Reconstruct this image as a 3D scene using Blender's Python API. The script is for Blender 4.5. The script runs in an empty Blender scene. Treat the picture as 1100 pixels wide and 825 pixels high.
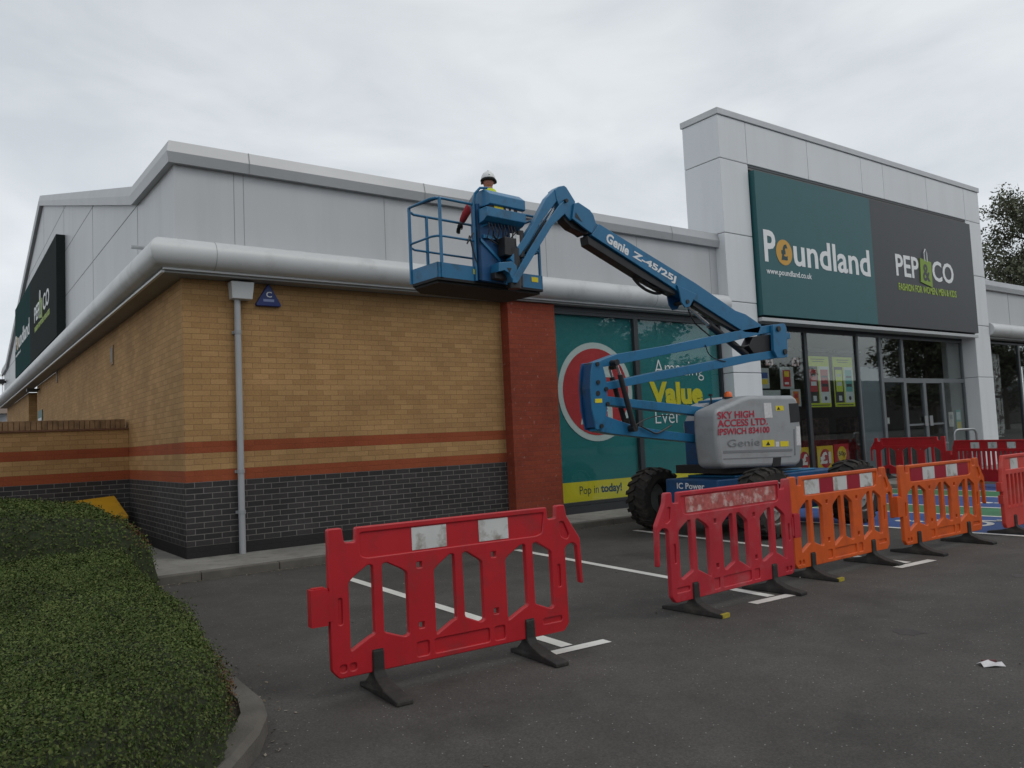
import bpy, bmesh, math, random
import numpy as np
from mathutils import Vector, Matrix
R = math.radians
rnd = random.Random(7)
S = bpy.context.scene
COL = S.collection

# ------------------------------------------------------------------ camera
cam_d = bpy.data.cameras.new("camera"); cam = bpy.data.objects.new("camera", cam_d); COL.objects.link(cam)
cam_d.sensor_width = 36.0; cam_d.lens = 36.0 * 862.04 / 1100.0
cam_d.clip_start = 0.05; cam_d.clip_end = 1500
cam.matrix_world = Matrix(((0.810425, -0.003382, -0.585833, -2.655836), (-0.584091, -0.081941, -0.807541, -10.930285), (-0.045273, 0.996631, -0.068382, 1.350060), (0.000000, 0.000000, 0.000000, 1.000000)))
S.camera = cam

# ------------------------------------------------------------------ world, sun, exposure
w = bpy.data.worlds.new("World"); S.world = w; w.use_nodes = True
nt = w.node_tree; N = nt.nodes; L = nt.links
N.clear()
out = N.new('ShaderNodeOutputWorld'); bg = N.new('ShaderNodeBackground')
sky = N.new('ShaderNodeTexSky'); sky.sky_type = 'NISHITA'; sky.sun_disc = False
sky.sun_elevation = R(48); sky.sun_rotation = R(150)
tc = N.new('ShaderNodeTexCoord')
mp = N.new('ShaderNodeMapping'); mp.inputs['Scale'].default_value = (1.0, 1.0, 2.4)
mp.inputs['Rotation'].default_value = (0.30, 0.22, 0.5)
n1 = N.new('ShaderNodeTexNoise'); n1.inputs['Scale'].default_value = 3.6; n1.inputs['Detail'].default_value = 7; n1.inputs['Roughness'].default_value = 0.52
n1.inputs['Distortion'].default_value = 0.35
cr = N.new('ShaderNodeValToRGB')
cr.color_ramp.elements[0].position = 0.34; cr.color_ramp.elements[0].color = (5.75, 6.15, 6.5, 1)
cr.color_ramp.elements[1].position = 0.66; cr.color_ramp.elements[1].color = (7.55, 7.85, 8.1, 1)
# overcast sky is darker high up than towards the horizon
sx = N.new('ShaderNodeSeparateXYZ'); mr = N.new('ShaderNodeMapRange')
mr.inputs['From Min'].default_value = 0.0; mr.inputs['From Max'].default_value = 0.9
mr.inputs['To Min'].default_value = 1.06; mr.inputs['To Max'].default_value = 0.80
mul = N.new('ShaderNodeVectorMath'); mul.operation = 'SCALE'
mixs = N.new('ShaderNodeMix'); mixs.data_type = 'RGBA'; mixs.inputs['Factor'].default_value = 0.93
L.new(tc.outputs['Generated'], mp.inputs['Vector']); L.new(mp.outputs[0], n1.inputs['Vector'])
L.new(n1.outputs['Fac'], cr.inputs['Fac']); L.new(tc.outputs['Generated'], sx.inputs[0]); L.new(sx.outputs['Z'], mr.inputs['Value'])
L.new(cr.outputs['Color'], mul.inputs[0]); L.new(mr.outputs['Result'], mul.inputs['Scale'])
L.new(sky.outputs['Color'], mixs.inputs[6]); L.new(mul.outputs[0], mixs.inputs[7])
L.new(mixs.outputs[2], bg.inputs['Color']); bg.inputs['Strength'].default_value = 0.1
L.new(bg.outputs[0], out.inputs[0])
sun_d = bpy.data.lights.new("sun", 'SUN'); sun_d.energy = 0.5; sun_d.angle = R(25); sun_d.color = (1.0, 0.96, 0.9)
sun = bpy.data.objects.new("sun", sun_d); COL.objects.link(sun)
# sun over the car park, high, behind the camera to the right
sun.rotation_euler = (R(42), 0, R(30))
vs = S.view_settings; vs.view_transform = 'Standard'; vs.look = 'None'; vs.exposure = 0.19; vs.gamma = 1.0; vs.use_curve_mapping = False

# ------------------------------------------------------------------ helpers
class MB:
    def __init__(s): s.v = []; s.f = []
    def add(s, vs, fs):
        o = len(s.v); s.v += [tuple(p) for p in vs]; s.f += [tuple(i + o for i in q) for q in fs]
    def box(s, x0, x1, y0, y1, z0, z1, M=None):
        v = [(x, y, z) for z in (z0, z1) for y in (y0, y1) for x in (x0, x1)]
        if M is not None: v = [tuple(M @ Vector(p)) for p in v]
        s.add(v, [(0, 2, 3, 1), (4, 5, 7, 6), (0, 1, 5, 4), (1, 3, 7, 5), (3, 2, 6, 7), (2, 0, 4, 6)]); return s
    def prism(s, poly, a, b, plane='xz'):
        # extrude a 2D outline between depths a and b
        n = len(poly)
        def P(p, d):
            return {'xz': (p[0], d, p[1]), 'yz': (d, p[0], p[1]), 'xy': (p[0], p[1], d)}[plane]
        v = [P(p, a) for p in poly] + [P(p, b) for p in poly]
        f = [tuple(range(n)), tuple(range(2 * n - 1, n - 1, -1))]
        f += [(i, (i + 1) % n, n + (i + 1) % n, n + i)[::-1] for i in range(n)]
        s.add(v, f); return s
    def tube(s, pts, r, n=8, caps=True):
        pts = [Vector(p) for p in pts]; m = len(pts)
        rs = r if isinstance(r, (list, tuple)) else [r] * m
        rings = []; up = None
        for i, p in enumerate(pts):
            t = (pts[min(i + 1, m - 1)] - pts[max(i - 1, 0)]).normalized()
            if up is None:
                up = Vector((0, 0, 1)) if abs(t.z) < .9 else Vector((1, 0, 0))
            a = t.cross(up).normalized(); b = a.cross(t).normalized(); up = b
            rings.append([p + (a * math.cos(k * 2 * math.pi / n) + b * math.sin(k * 2 * math.pi / n)) * rs[i] for k in range(n)])
        v = [q for ring in rings for q in ring]; f = []
        for i in range(m - 1):
            for k in range(n):
                f.append((i * n + k, i * n + (k + 1) % n, (i + 1) * n + (k + 1) % n, (i + 1) * n + k))
        if caps: f.append(tuple(range(n))[::-1]); f.append(tuple(range((m - 1) * n, m * n)))
        s.add(v, f); return s
    def mesh(s, name):
        me = bpy.data.meshes.new(name); me.from_pydata(s.v, [], s.f); me.update()
        bm = bmesh.new(); bm.from_mesh(me); bmesh.ops.recalc_face_normals(bm, faces=bm.faces[:]); bm.to_mesh(me); bm.free()
        return me
def obj(name, mb, mat, parent=None, bevel=0, smooth=False, M=None):
    me = mb.mesh(name) if isinstance(mb, MB) else mb
    o = bpy.data.objects.new(name, me); COL.objects.link(o)
    if mat: me.materials.append(mat)
    if M is not None: me.transform(M)
    if bevel:
        b = o.modifiers.new('b', 'BEVEL'); b.width = bevel; b.segments = 2; b.limit_method = 'ANGLE'; b.angle_limit = R(35)
    if smooth:
        for p in me.polygons: p.use_smooth = True
        if smooth != 'all':
            try: me.set_sharp_from_angle(angle=R(40))
            except Exception: pass
    if parent is not None:
        o.parent = parent
        o.matrix_parent_inverse = Matrix.Identity(4)
        if parent.type == 'EMPTY': me.transform(base_inv(parent))
        else:
            q = parent
            while q.parent is not None: q = q.parent
            if q.type == 'EMPTY': me.transform(base_inv(q))
    return o
def base_inv(e):
    return (Matrix.Translation(e.location) @ e.rotation_euler.to_matrix().to_4x4()).inverted()
def tag(o, label=None, cat=None, group=None, kind=None):
    if label: o['label'] = label
    if cat: o['category'] = cat
    if group: o['group'] = group
    if kind: o['kind'] = kind
    return o
def thing(name, label, cat, loc=(0, 0, 0), rz=0, group=None):
    e = bpy.data.objects.new(name, None); COL.objects.link(e); e.empty_display_size = .2
    e.location = loc; e.rotation_euler = (0, 0, rz)
    return tag(e, label, cat, group)
def copy_tree(o, parent=None):
    c = o.copy(); COL.objects.link(c)
    if parent is not None: c.parent = parent
    for ch in list(o.children): copy_tree(ch, c)
    return c
def struct(name, mb, mat, **k):
    o = obj(name, mb, mat, **k); o['kind'] = 'structure'; return o

# ------------------------------------------------------------------ materials
def mat(name, col, rough=.6, metal=0, spec=.5, var=0, scale=3, bump=0, bscale=60, dirt=None, dscale=2.0, dlo=.5, dhi=.75, coat=0, streak=0, scuff=None):
    m = bpy.data.materials.new(name); m.use_nodes = True; nt = m.node_tree; b = nt.nodes['Principled BSDF']
    b.inputs['Base Color'].default_value = (*col, 1); b.inputs['Roughness'].default_value = rough
    b.inputs['Metallic'].default_value = metal; b.inputs['Specular IOR Level'].default_value = spec
    if coat: b.inputs['Coat Weight'].default_value = coat; b.inputs['Coat Roughness'].default_value = .2
    tc = nt.nodes.new('ShaderNodeTexCoord')
    last = None
    if var:
        n = nt.nodes.new('ShaderNodeTexNoise'); n.inputs['Scale'].default_value = scale; n.inputs['Detail'].default_value = 6
        nt.links.new(tc.outputs['Object'], n.inputs['Vector'])
        r = nt.nodes.new('ShaderNodeMapRange'); r.inputs['From Min'].default_value = .3; r.inputs['From Max'].default_value = .7
        r.inputs['To Min'].default_value = 1 - var; r.inputs['To Max'].default_value = 1 + var
        nt.links.new(n.outputs['Fac'], r.inputs['Value'])
        s = nt.nodes.new('ShaderNodeVectorMath'); s.operation = 'SCALE'; s.inputs[0].default_value = col
        nt.links.new(r.outputs[0], s.inputs['Scale']); last = s.outputs[0]
    if dirt:
        n = nt.nodes.new('ShaderNodeTexNoise'); n.inputs['Scale'].default_value = dscale; n.inputs['Detail'].default_value = 9; n.inputs['Roughness'].default_value = .65
        mpp = nt.nodes.new('ShaderNodeMapping'); mpp.inputs['Scale'].default_value = (1, 1, streak if streak else 1); nt.links.new(tc.outputs['Object'], mpp.inputs['Vector'])
        nt.links.new(mpp.outputs[0], n.inputs['Vector'])
        r = nt.nodes.new('ShaderNodeMapRange'); r.inputs['From Min'].default_value = dlo; r.inputs['From Max'].default_value = dhi
        nt.links.new(n.outputs['Fac'], r.inputs['Value'])
        mx = nt.nodes.new('ShaderNodeMix'); mx.data_type = 'RGBA'; mx.inputs[7].default_value = (*dirt, 1); mx.inputs[6].default_value = (*col, 1)
        if last: nt.links.new(last, mx.inputs[6])
        nt.links.new(r.outputs[0], mx.inputs['Factor']); last = mx.outputs[2]
    if scuff:
        n = nt.nodes.new('ShaderNodeTexNoise'); n.inputs['Scale'].default_value = 7; n.inputs['Detail'].default_value = 12; n.inputs['Roughness'].default_value = .8; n.inputs['Distortion'].default_value = 1.2
        mpp = nt.nodes.new('ShaderNodeMapping'); mpp.inputs['Scale'].default_value = (.6, 1, 1.6); nt.links.new(tc.outputs['Object'], mpp.inputs['Vector']); nt.links.new(mpp.outputs[0], n.inputs['Vector'])
        r = nt.nodes.new('ShaderNodeMapRange'); r.inputs['From Min'].default_value = .64; r.inputs['From Max'].default_value = .72; r.inputs['To Max'].default_value = .55
        nt.links.new(n.outputs['Fac'], r.inputs['Value'])
        mx = nt.nodes.new('ShaderNodeMix'); mx.data_type = 'RGBA'; mx.inputs[7].default_value = (*scuff, 1); mx.inputs[6].default_value = (*col, 1)
        if last: nt.links.new(last, mx.inputs[6])
        nt.links.new(r.outputs[0], mx.inputs['Factor']); last = mx.outputs[2]
    if last: nt.links.new(last, b.inputs['Base Color'])
    if bump:
        n = nt.nodes.new('ShaderNodeTexNoise'); n.inputs['Scale'].default_value = bscale; n.inputs['Detail'].default_value = 4
        nt.links.new(tc.outputs['Object'], n.inputs['Vector'])
        u = nt.nodes.new('ShaderNodeBump'); u.inputs['Strength'].default_value = bump; u.inputs['Distance'].default_value = .01
        nt.links.new(n.outputs['Fac'], u.inputs['Height']); nt.links.new(u.outputs[0], b.inputs['Normal'])
    return m

def brick_mat(name, kind):
    """brickwork: 215 x 65 mm bricks; bands of black, buff and red courses by height"""
    m = bpy.data.materials.new(name); m.use_nodes = True; nt = m.node_tree; N = nt.nodes; L = nt.links; b = N['Principled BSDF']
    tc = N.new('ShaderNodeTexCoord'); sp = N.new('ShaderNodeSeparateXYZ'); L.new(tc.outputs['Object'], sp.inputs[0])
    ad = N.new('ShaderNodeMath'); ad.operation = 'ADD'; L.new(sp.outputs['X'], ad.inputs[0]); L.new(sp.outputs['Y'], ad.inputs[1])
    cb = N.new('ShaderNodeCombineXYZ'); L.new(ad.outputs[0], cb.inputs['X']); L.new(sp.outputs['Z'], cb.inputs['Y'])
    def br(c1, c2, mo, msize=.011, bias=0.0):
        t = N.new('ShaderNodeTexBrick'); t.inputs['Scale'].default_value = 1; t.inputs['Brick Width'].default_value = .225
        t.inputs['Row Height'].default_value = .075; t.inputs['Mortar Size'].default_value = msize / 2; t.inputs['Mortar Smooth'].default_value = .3
        t.inputs['Bias'].default_value = bias
        t.inputs['Color1'].default_value = (*c1, 1); t.inputs['Color2'].default_value = (*c2, 1); t.inputs['Mortar'].default_value = (*mo, 1)
        L.new(cb.outputs[0], t.inputs['Vector']); return t
    buff = br((.46, .275, .120), (.375, .215, .090), (.29, .17, .075), .009)
    red = br((.33, .085, .035), (.29, .072, .03), (.27, .075, .035), .008)
    blk = br((.040, .037, .038), (.060, .054, .054), (.20, .19, .175), .011)
    red2 = br((.29, .060, .032), (.24, .050, .027), (.20, .06, .038), .009)
    noise = N.new('ShaderNodeTexNoise'); noise.inputs['Scale'].default_value = 1.1; noise.inputs['Detail'].default_value = 8; L.new(tc.outputs['Object'], noise.inputs['Vector'])
    n2 = N.new('ShaderNodeTexNoise'); n2.inputs['Scale'].default_value = 45; n2.inputs['Detail'].default_value = 4; L.new(tc.outputs['Object'], n2.inputs['Vector'])
    def gt(z):
        g = N.new('ShaderNodeMath'); g.operation = 'GREATER_THAN'; g.inputs[1].default_value = z; L.new(sp.outputs['Z'], g.inputs[0]); return g.outputs[0]
    def mix(a, bb, f):
        x = N.new('ShaderNodeMix'); x.data_type = 'RGBA'; L.new(a, x.inputs[6]); L.new(bb, x.inputs[7]); L.new(f, x.inputs['Factor']); return x.outputs[2]
    if kind == 'red':
        col = red2.outputs['Color']; fac = red2.outputs['Fac']
        # lime bloom on some bricks
        v = N.new('ShaderNodeTexNoise'); v.inputs['Scale'].default_value = 14; v.inputs['Detail'].default_value = 3; L.new(tc.outputs['Object'], v.inputs['Vector'])
        r = N.new('ShaderNodeMapRange'); r.inputs['From Min'].default_value = .64; r.inputs['From Max'].default_value = .72; r.inputs['To Max'].default_value = .3
        L.new(v.outputs['Fac'], r.inputs['Value'])
        x = N.new('ShaderNodeMix'); x.data_type = 'RGBA'; L.new(col, x.inputs[6]); x.inputs[7].default_value = (.45, .33, .29, 1); L.new(r.outputs[0], x.inputs['Factor']); col = x.outputs[2]
    else:
        col = mix(blk.outputs['Color'], red.outputs['Color'], gt(.975))
        col = mix(col, buff.outputs['Color'], gt(1.125))
        col = mix(col, red.outputs['Color'], gt(1.35))
        col = mix(col, buff.outputs['Color'], gt(1.50))
        if kind == 'garden':
            pass
        fac = buff.outputs['Fac']
        # damp proof bottom courses without light pointing
        gb = N.new('ShaderNodeMath'); gb.operation = 'LESS_THAN'; gb.inputs[1].default_value = .15; L.new(sp.outputs['Z'], gb.inputs[0])
        x = N.new('ShaderNodeMix'); x.data_type = 'RGBA'; L.new(col, x.inputs[6]); x.inputs[7].default_value = (.032, .030, .030, 1); L.new(gb.outputs[0], x.inputs['Factor']); col = x.outputs[2]
    hs = N.new('ShaderNodeHueSaturation'); L.new(col, hs.inputs['Color'])
    r = N.new('ShaderNodeMapRange'); r.inputs['From Min'].default_value = .3; r.inputs['From Max'].default_value = .7; r.inputs['To Min'].default_value = .84; r.inputs['To Max'].default_value = 1.14
    L.new(noise.outputs['Fac'], r.inputs['Value'])
    r2 = N.new('ShaderNodeMapRange'); r2.inputs['From Min'].default_value = .3; r2.inputs['From Max'].default_value = .7; r2.inputs['To Min'].default_value = .88; r2.inputs['To Max'].default_value = 1.12
    L.new(n2.outputs['Fac'], r2.inputs['Value'])
    mm = N.new('ShaderNodeMath'); mm.operation = 'MULTIPLY'; L.new(r.outputs[0], mm.inputs[0]); L.new(r2.outputs[0], mm.inputs[1]); L.new(mm.outputs[0], hs.inputs['Value'])
    L.new(hs.outputs[0], b.inputs['Base Color'])
    b.inputs['Roughness'].default_value = .85; b.inputs['Specular IOR Level'].default_value = .25
    iv = N.new('ShaderNodeMath'); iv.operation = 'SUBTRACT'; iv.inputs[0].default_value = 1; L.new(fac, iv.inputs[1])
    bu = N.new('ShaderNodeBump'); bu.inputs['Strength'].default_value = .5; bu.inputs['Distance'].default_value = .006; L.new(iv.outputs[0], bu.inputs['Height']); L.new(bu.outputs[0], b.inputs['Normal'])
    return m

def asphalt_mat():
    m = bpy.data.materials.new('asphalt'); m.use_nodes = True; nt = m.node_tree; N = nt.nodes; L = nt.links; b = N['Principled BSDF']
    tc = N.new('ShaderNodeTexCoord')
    def noise(s, d=5, r=.6):
        n = N.new('ShaderNodeTexNoise'); n.inputs['Scale'].default_value = s; n.inputs['Detail'].default_value = d; n.inputs['Roughness'].default_value = r
        L.new(tc.outputs['Object'], n.inputs['Vector']); return n.outputs['Fac']
    def rng(x, a, bb, c, d):
        r = N.new('ShaderNodeMapRange'); r.inputs['From Min'].default_value = a; r.inputs['From Max'].default_value = bb; r.inputs['To Min'].default_value = c; r.inputs['To Max'].default_value = d
        L.new(x, r.inputs['Value']); return r.outputs[0]
    def mul(a, c):
        x = N.new('ShaderNodeMath'); x.operation = 'MULTIPLY'; L.new(a, x.inputs[0]); L.new(c, x.inputs[1]); return x.outputs[0]
    v = mul(mul(rng(noise(.55), .3, .7, .78, 1.22), rng(noise(3.2, 7), .3, .7, .86, 1.14)), rng(noise(95, 2), .25, .75, .66, 1.34))
    sc = N.new('ShaderNodeVectorMath'); sc.operation = 'SCALE'; sc.inputs[0].default_value = (.074, .069, .063); L.new(v, sc.inputs['Scale'])
    vo = N.new('ShaderNodeTexVoronoi'); vo.inputs['Scale'].default_value = 38; L.new(tc.outputs['Object'], vo.inputs['Vector'])
    sp1 = rng(vo.outputs['Distance'], .10, .17, 1, 0)
    sel = N.new('ShaderNodeSeparateColor'); L.new(vo.outputs['Color'], sel.inputs[0])
    pick = rng(sel.outputs[0], .76, .84, 0, .85)
    f = mul(sp1, pick)
    mx = N.new('ShaderNodeMix'); mx.data_type = 'RGBA'; L.new(sc.outputs[0], mx.inputs[6]); mx.inputs[7].default_value = (.40, .385, .36, 1); L.new(f, mx.inputs['Factor'])
    vc = N.new('ShaderNodeTexVoronoi'); vc.feature = 'DISTANCE_TO_EDGE'; vc.inputs['Scale'].default_value = .33
    wp = N.new('ShaderNodeTexNoise'); wp.inputs['Scale'].default_value = 1.3; wp.inputs['Detail'].default_value = 6; L.new(tc.outputs['Object'], wp.inputs['Vector'])
    wa = N.new('ShaderNodeVectorMath'); wa.operation = 'MULTIPLY_ADD'; L.new(wp.outputs['Color'], wa.inputs[0]); wa.inputs[1].default_value = (1.4, 1.4, 0); L.new(tc.outputs['Object'], wa.inputs[2])
    L.new(wa.outputs[0], vc.inputs['Vector'])
    cf = mul(rng(vc.outputs['Distance'], .0, .004, .22, 0), rng(noise(.45, 2), .47, .56, 0, 1))
    m2 = N.new('ShaderNodeMix'); m2.data_type = 'RGBA'; L.new(mx.outputs[2], m2.inputs[6]); m2.inputs[7].default_value = (.022, .021, .02, 1); L.new(cf, m2.inputs['Factor'])
    st = rng(noise(.9, 5, .6), .58, .68, 0, .4)
    m3 = N.new('ShaderNodeMix'); m3.data_type = 'RGBA'; L.new(m2.outputs[2], m3.inputs[6]); m3.inputs[7].default_value = (.03, .028, .026, 1); L.new(st, m3.inputs['Factor'])
    L.new(m3.outputs[2], b.inputs['Base Color']); b.inputs['Roughness'].default_value = .82; b.inputs['Specular IOR Level'].default_value = .3
    bu = N.new('ShaderNodeBump'); bu.inputs['Strength'].default_value = .55; bu.inputs['Distance'].default_value = .006
    L.new(noise(120, 3), bu.inputs['Height']); L.new(bu.outputs[0], b.inputs['Normal'])
    return m

def paint_mat(name, col, wear=.5, rough=.6):
    """road paint with worn patches that show the asphalt colour"""
    m = bpy.data.materials.new(name); m.use_nodes = True; nt = m.node_tree; N = nt.nodes; L = nt.links; b = N['Principled BSDF']
    tc = N.new('ShaderNodeTexCoord'); n = N.new('ShaderNodeTexNoise'); n.inputs['Scale'].default_value = 22; n.inputs['Detail'].default_value = 8; n.inputs['Roughness'].default_value = .75
    L.new(tc.outputs['Object'], n.inputs['Vector'])
    r = N.new('ShaderNodeMapRange'); r.inputs['From Min'].default_value = wear; r.inputs['From Max'].default_value = wear + .16; r.inputs['To Max'].default_value = .75
    L.new(n.outputs['Fac'], r.inputs['Value'])
    n2 = N.new('ShaderNodeTexNoise'); n2.inputs['Scale'].default_value = 2; n2.inputs['Detail'].default_value = 5; L.new(tc.outputs['Object'], n2.inputs['Vector'])
    r2 = N.new('ShaderNodeMapRange'); r2.inputs['From Min'].default_value = .3; r2.inputs['From Max'].default_value = .7; r2.inputs['To Min'].default_value = .8; r2.inputs['To Max'].default_value = 1.1
    L.new(n2.outputs['Fac'], r2.inputs['Value'])
    s = N.new('ShaderNodeVectorMath'); s.operation = 'SCALE'; s.inputs[0].default_value = col; L.new(r2.outputs[0], s.inputs['Scale'])
    x = N.new('ShaderNodeMix'); x.data_type = 'RGBA'; L.new(s.outputs[0], x.inputs[6]); x.inputs[7].default_value = (.09, .085, .08, 1); L.new(r.outputs[0], x.inputs['Factor'])
    L.new(x.outputs[2], b.inputs['Base Color']); b.inputs['Roughness'].default_value = rough
    return m

def glass_mat(name, tint=(.55, .58, .57), refl=1.0):
    m = bpy.data.materials.new(name); m.use_nodes = True; nt = m.node_tree; N = nt.nodes; L = nt.links
    N.clear(); o = N.new('ShaderNodeOutputMaterial'); t = N.new('ShaderNodeBsdfTransparent'); t.inputs['Color'].default_value = (*tint, 1)
    g = N.new('ShaderNodeBsdfGlossy'); g.inputs['Roughness'].default_value = .015; g.inputs['Color'].default_value = (.9, .93, .92, 1)
    ge = N.new('ShaderNodeNewGeometry'); dt = N.new('ShaderNodeVectorMath'); dt.operation = 'DOT_PRODUCT'; L.new(ge.outputs['Normal'], dt.inputs[0]); L.new(ge.outputs['Incoming'], dt.inputs[1])
    ab = N.new('ShaderNodeMath'); ab.operation = 'ABSOLUTE'; L.new(dt.outputs['Value'], ab.inputs[0])
    om = N.new('ShaderNodeMath'); om.operation = 'SUBTRACT'; om.inputs[0].default_value = 1; L.new(ab.outputs[0], om.inputs[1])
    f = N.new('ShaderNodeMath'); f.operation = 'POWER'; f.inputs[1].default_value = 4; L.new(om.outputs[0], f.inputs[0])
    mm = N.new('ShaderNodeMath'); mm.operation = 'MULTIPLY_ADD'; mm.inputs[1].default_value = .9 * refl; mm.inputs[2].default_value = .075 * refl; mm.use_clamp = True
    mx = N.new('ShaderNodeMixShader'); L.new(f.outputs[0], mm.inputs[0]); L.new(mm.outputs[0], mx.inputs[0]); L.new(t.outputs[0], mx.inputs[1]); L.new(g.outputs[0], mx.inputs[2]); L.new(mx.outputs[0], o.inputs[0])
    return m

def leaf_mat(name, c1, c2, c3=None):
    m = bpy.data.materials.new(name); m.use_nodes = True; nt = m.node_tree; N = nt.nodes; L = nt.links; b = N['Principled BSDF']
    g = N.new('ShaderNodeNewGeometry'); r = N.new('ShaderNodeValToRGB')
    r.color_ramp.elements[0].color = (*c1, 1); r.color_ramp.elements[1].color = (*c2, 1)
    if c3: e = r.color_ramp.elements.new(.97); e.color = (*c3, 1)
    tc = N.new('ShaderNodeTexCoord'); n = N.new('ShaderNodeTexNoise'); n.inputs['Scale'].default_value = 1.7; n.inputs['Detail'].default_value = 4; L.new(tc.outputs['Object'], n.inputs['Vector'])
    rr = N.new('ShaderNodeMapRange'); rr.inputs['From Min'].default_value = .3; rr.inputs['From Max'].default_value = .7; rr.inputs['To Min'].default_value = .7; rr.inputs['To Max'].default_value = 1.3; L.new(n.outputs['Fac'], rr.inputs['Value'])
    s = N.new('ShaderNodeVectorMath'); s.operation = 'SCALE'; L.new(g.outputs['Random Per Island'], r.inputs['Fac']); L.new(r.outputs['Color'], s.inputs[0]); L.new(rr.outputs[0], s.inputs['Scale'])
    L.new(s.outputs[0], b.inputs['Base Color']); b.inputs['Roughness'].default_value = .7; b.inputs['Specular IOR Level'].default_value = .12
    try: b.inputs['Transmission Weight'].default_value = 0
    except Exception: pass
    return m

M_brick = brick_mat('banded_brick', 'wall'); M_redbrick = brick_mat('red_brick', 'red')
M_asphalt = asphalt_mat()
M_white = paint_mat('white_road_paint', (.72, .71, .66), .60)
M_blue = paint_mat('blue_road_paint', (.035, .085, .27), .64, .7)
M_green = paint_mat('green_road_paint', (.05, .20, .09), .64, .7)
M_pave = mat('concrete_paving', (.26, .25, .225), .85, var=.18, scale=1.6, bump=.3, bscale=90, dirt=(.16, .15, .13), dscale=5, dlo=.5, dhi=.72)
M_kerb = mat('kerb_concrete', (.13, .118, .10), .9, var=.2, scale=3, bump=.4, bscale=70, dirt=(.09, .085, .075), dscale=4, dlo=.45, dhi=.7)
M_soil = mat('soil', (.05, .038, .027), .95, var=.3, scale=12, bump=.8, bscale=40)
M_clad = mat('grey_cladding', (.52, .53, .54), .42, metal=.15, var=.035, scale=.7, dirt=(.45, .46, .46), dscale=2.2, dlo=.46, dhi=.85, streak=.12)
M_joint = mat('panel_gap', (.12, .125, .13), .7)
M_joint2 = mat('pale_joint', (.30, .305, .31), .6); M_flr = mat('underside_black', (.006, .006, .007), .7)
M_cope = mat('coping_metal', (.44, .45, .46), .4, metal=.2, var=.06, scale=1.4)
M_tube = mat('painted_fascia', (.62, .63, .63), .38, var=.05, scale=1.2, dirt=(.42, .42, .41), dscale=2.2, dlo=.52, dhi=.85)
M_soffit = mat('soffit', (.26, .26, .255), .6, var=.1)
M_panel = mat('white_panel', (.74, .76, .775), .45, var=.03, scale=.6, dirt=(.66, .675, .68), dscale=2.6, dlo=.48, dhi=.9, streak=.12)
M_frame = mat('dark_window_frame', (.045, .05, .055), .4, metal=.2, var=.1)
M_frame2 = mat('grey_window_frame', (.16, .175, .185), .4, metal=.2, var=.08)
M_teal = mat('teal_sign_face', (.022, .115, .125), .45, var=.04)
M_char = mat('charcoal_sign_face', (.044, .047, .052), .45, var=.05)
M_vinyl = mat('teal_window_vinyl', (.001, .16, .165), .6, var=.08, scale=.8)
M_letter = mat('white_lettering', (.86, .87, .87), .6, spec=.2)
M_gold = mat('gold_disc', (.62, .33, .04), .4)
M_tealdk = mat('dark_teal_lettering', (.012, .055, .06), .5)
M_lime = mat('lime_lettering', (.36, .50, .06), .5)
M_yel = mat('yellow_vinyl', (.62, .56, .02), .5)
M_redv = mat('red_vinyl', (.42, .02, .025), .5, var=.1)
M_mint = mat('pale_vinyl', (.50, .60, .57), .5)
M_dark = mat('shop_interior', (.035, .034, .034), .8, var=.25, scale=2)
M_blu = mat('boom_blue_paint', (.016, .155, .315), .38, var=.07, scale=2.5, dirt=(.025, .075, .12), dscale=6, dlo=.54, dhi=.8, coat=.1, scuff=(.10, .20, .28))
M_bludk = mat('chassis_and_shade_blue', (.009, .075, .20), .45, var=.12, scale=4, dirt=(.03, .045, .06), dscale=5, dlo=.5, dhi=.75)  # chassis paint; its darker tone also carries shade for frame and far plates
M_black = mat('black_steel', (.018, .018, .019), .45, var=.2, scale=8)
M_rubber = mat('black_rubber', (.026, .024, .022), .8, var=.25, scale=10, dirt=(.075, .065, .052), dscale=7, dlo=.52, dhi=.8, bump=.3)
M_tyre = mat('tyre_rubber', (.022, .020, .018), .85, var=.2, scale=9, dirt=(.075, .06, .045), dscale=5, dlo=.48, dhi=.78, bump=.3)
M_rim = mat('wheel_rim', (.36, .36, .34), .5, var=.1, dirt=(.15, .12, .09), dscale=6)
M_chrome = mat('cylinder_rod', (.7, .7, .7), .15, metal=1)
M_cover = mat('grey_cowl', (.33, .345, .355), .42, var=.05, scale=2, dirt=(.24, .24, .23), dscale=3, dlo=.5, dhi=.8)
M_coverdk = mat('grey_cowl_groove', (.19, .20, .21), .5)
M_redtxt = mat('red_lettering', (.45, .02, .05), .5)
M_wtxt = mat('white_decal', (.78, .79, .80), .45)
M_ysticker = mat('yellow_sticker', (.75, .62, .02), .5)
M_ytip = mat('worn_yellow_rubber', (.36, .29, .03), .7, var=.3, scale=30)
M_wsticker = mat('white_sticker', (.66, .66, .66), .5, var=.12, scale=30)
M_orange = mat('beacon_orange', (.75, .13, .02), .25)
M_bred = mat('red_barrier_plastic', (.47, .014, .022), .40, var=.09, scale=3, dirt=(.26, .03, .03), dscale=4, dlo=.52, dhi=.8, bump=.06, bscale=30, scuff=(.62, .22, .20))
M_bfade = mat('worn_red_barrier_plastic', (.46, .022, .035), .46, var=.12, scale=3, dirt=(.42, .10, .10), dscale=3.5, dlo=.52, dhi=.75, bump=.08, bscale=30, scuff=(.62, .30, .28))
M_borange = mat('orange_barrier_plastic', (.66, .105, .012), .42, var=.08, scale=3, dirt=(.42, .07, .02), dscale=4, dlo=.50, dhi=.8, bump=.06, bscale=30, scuff=(.75, .32, .12))
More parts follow.
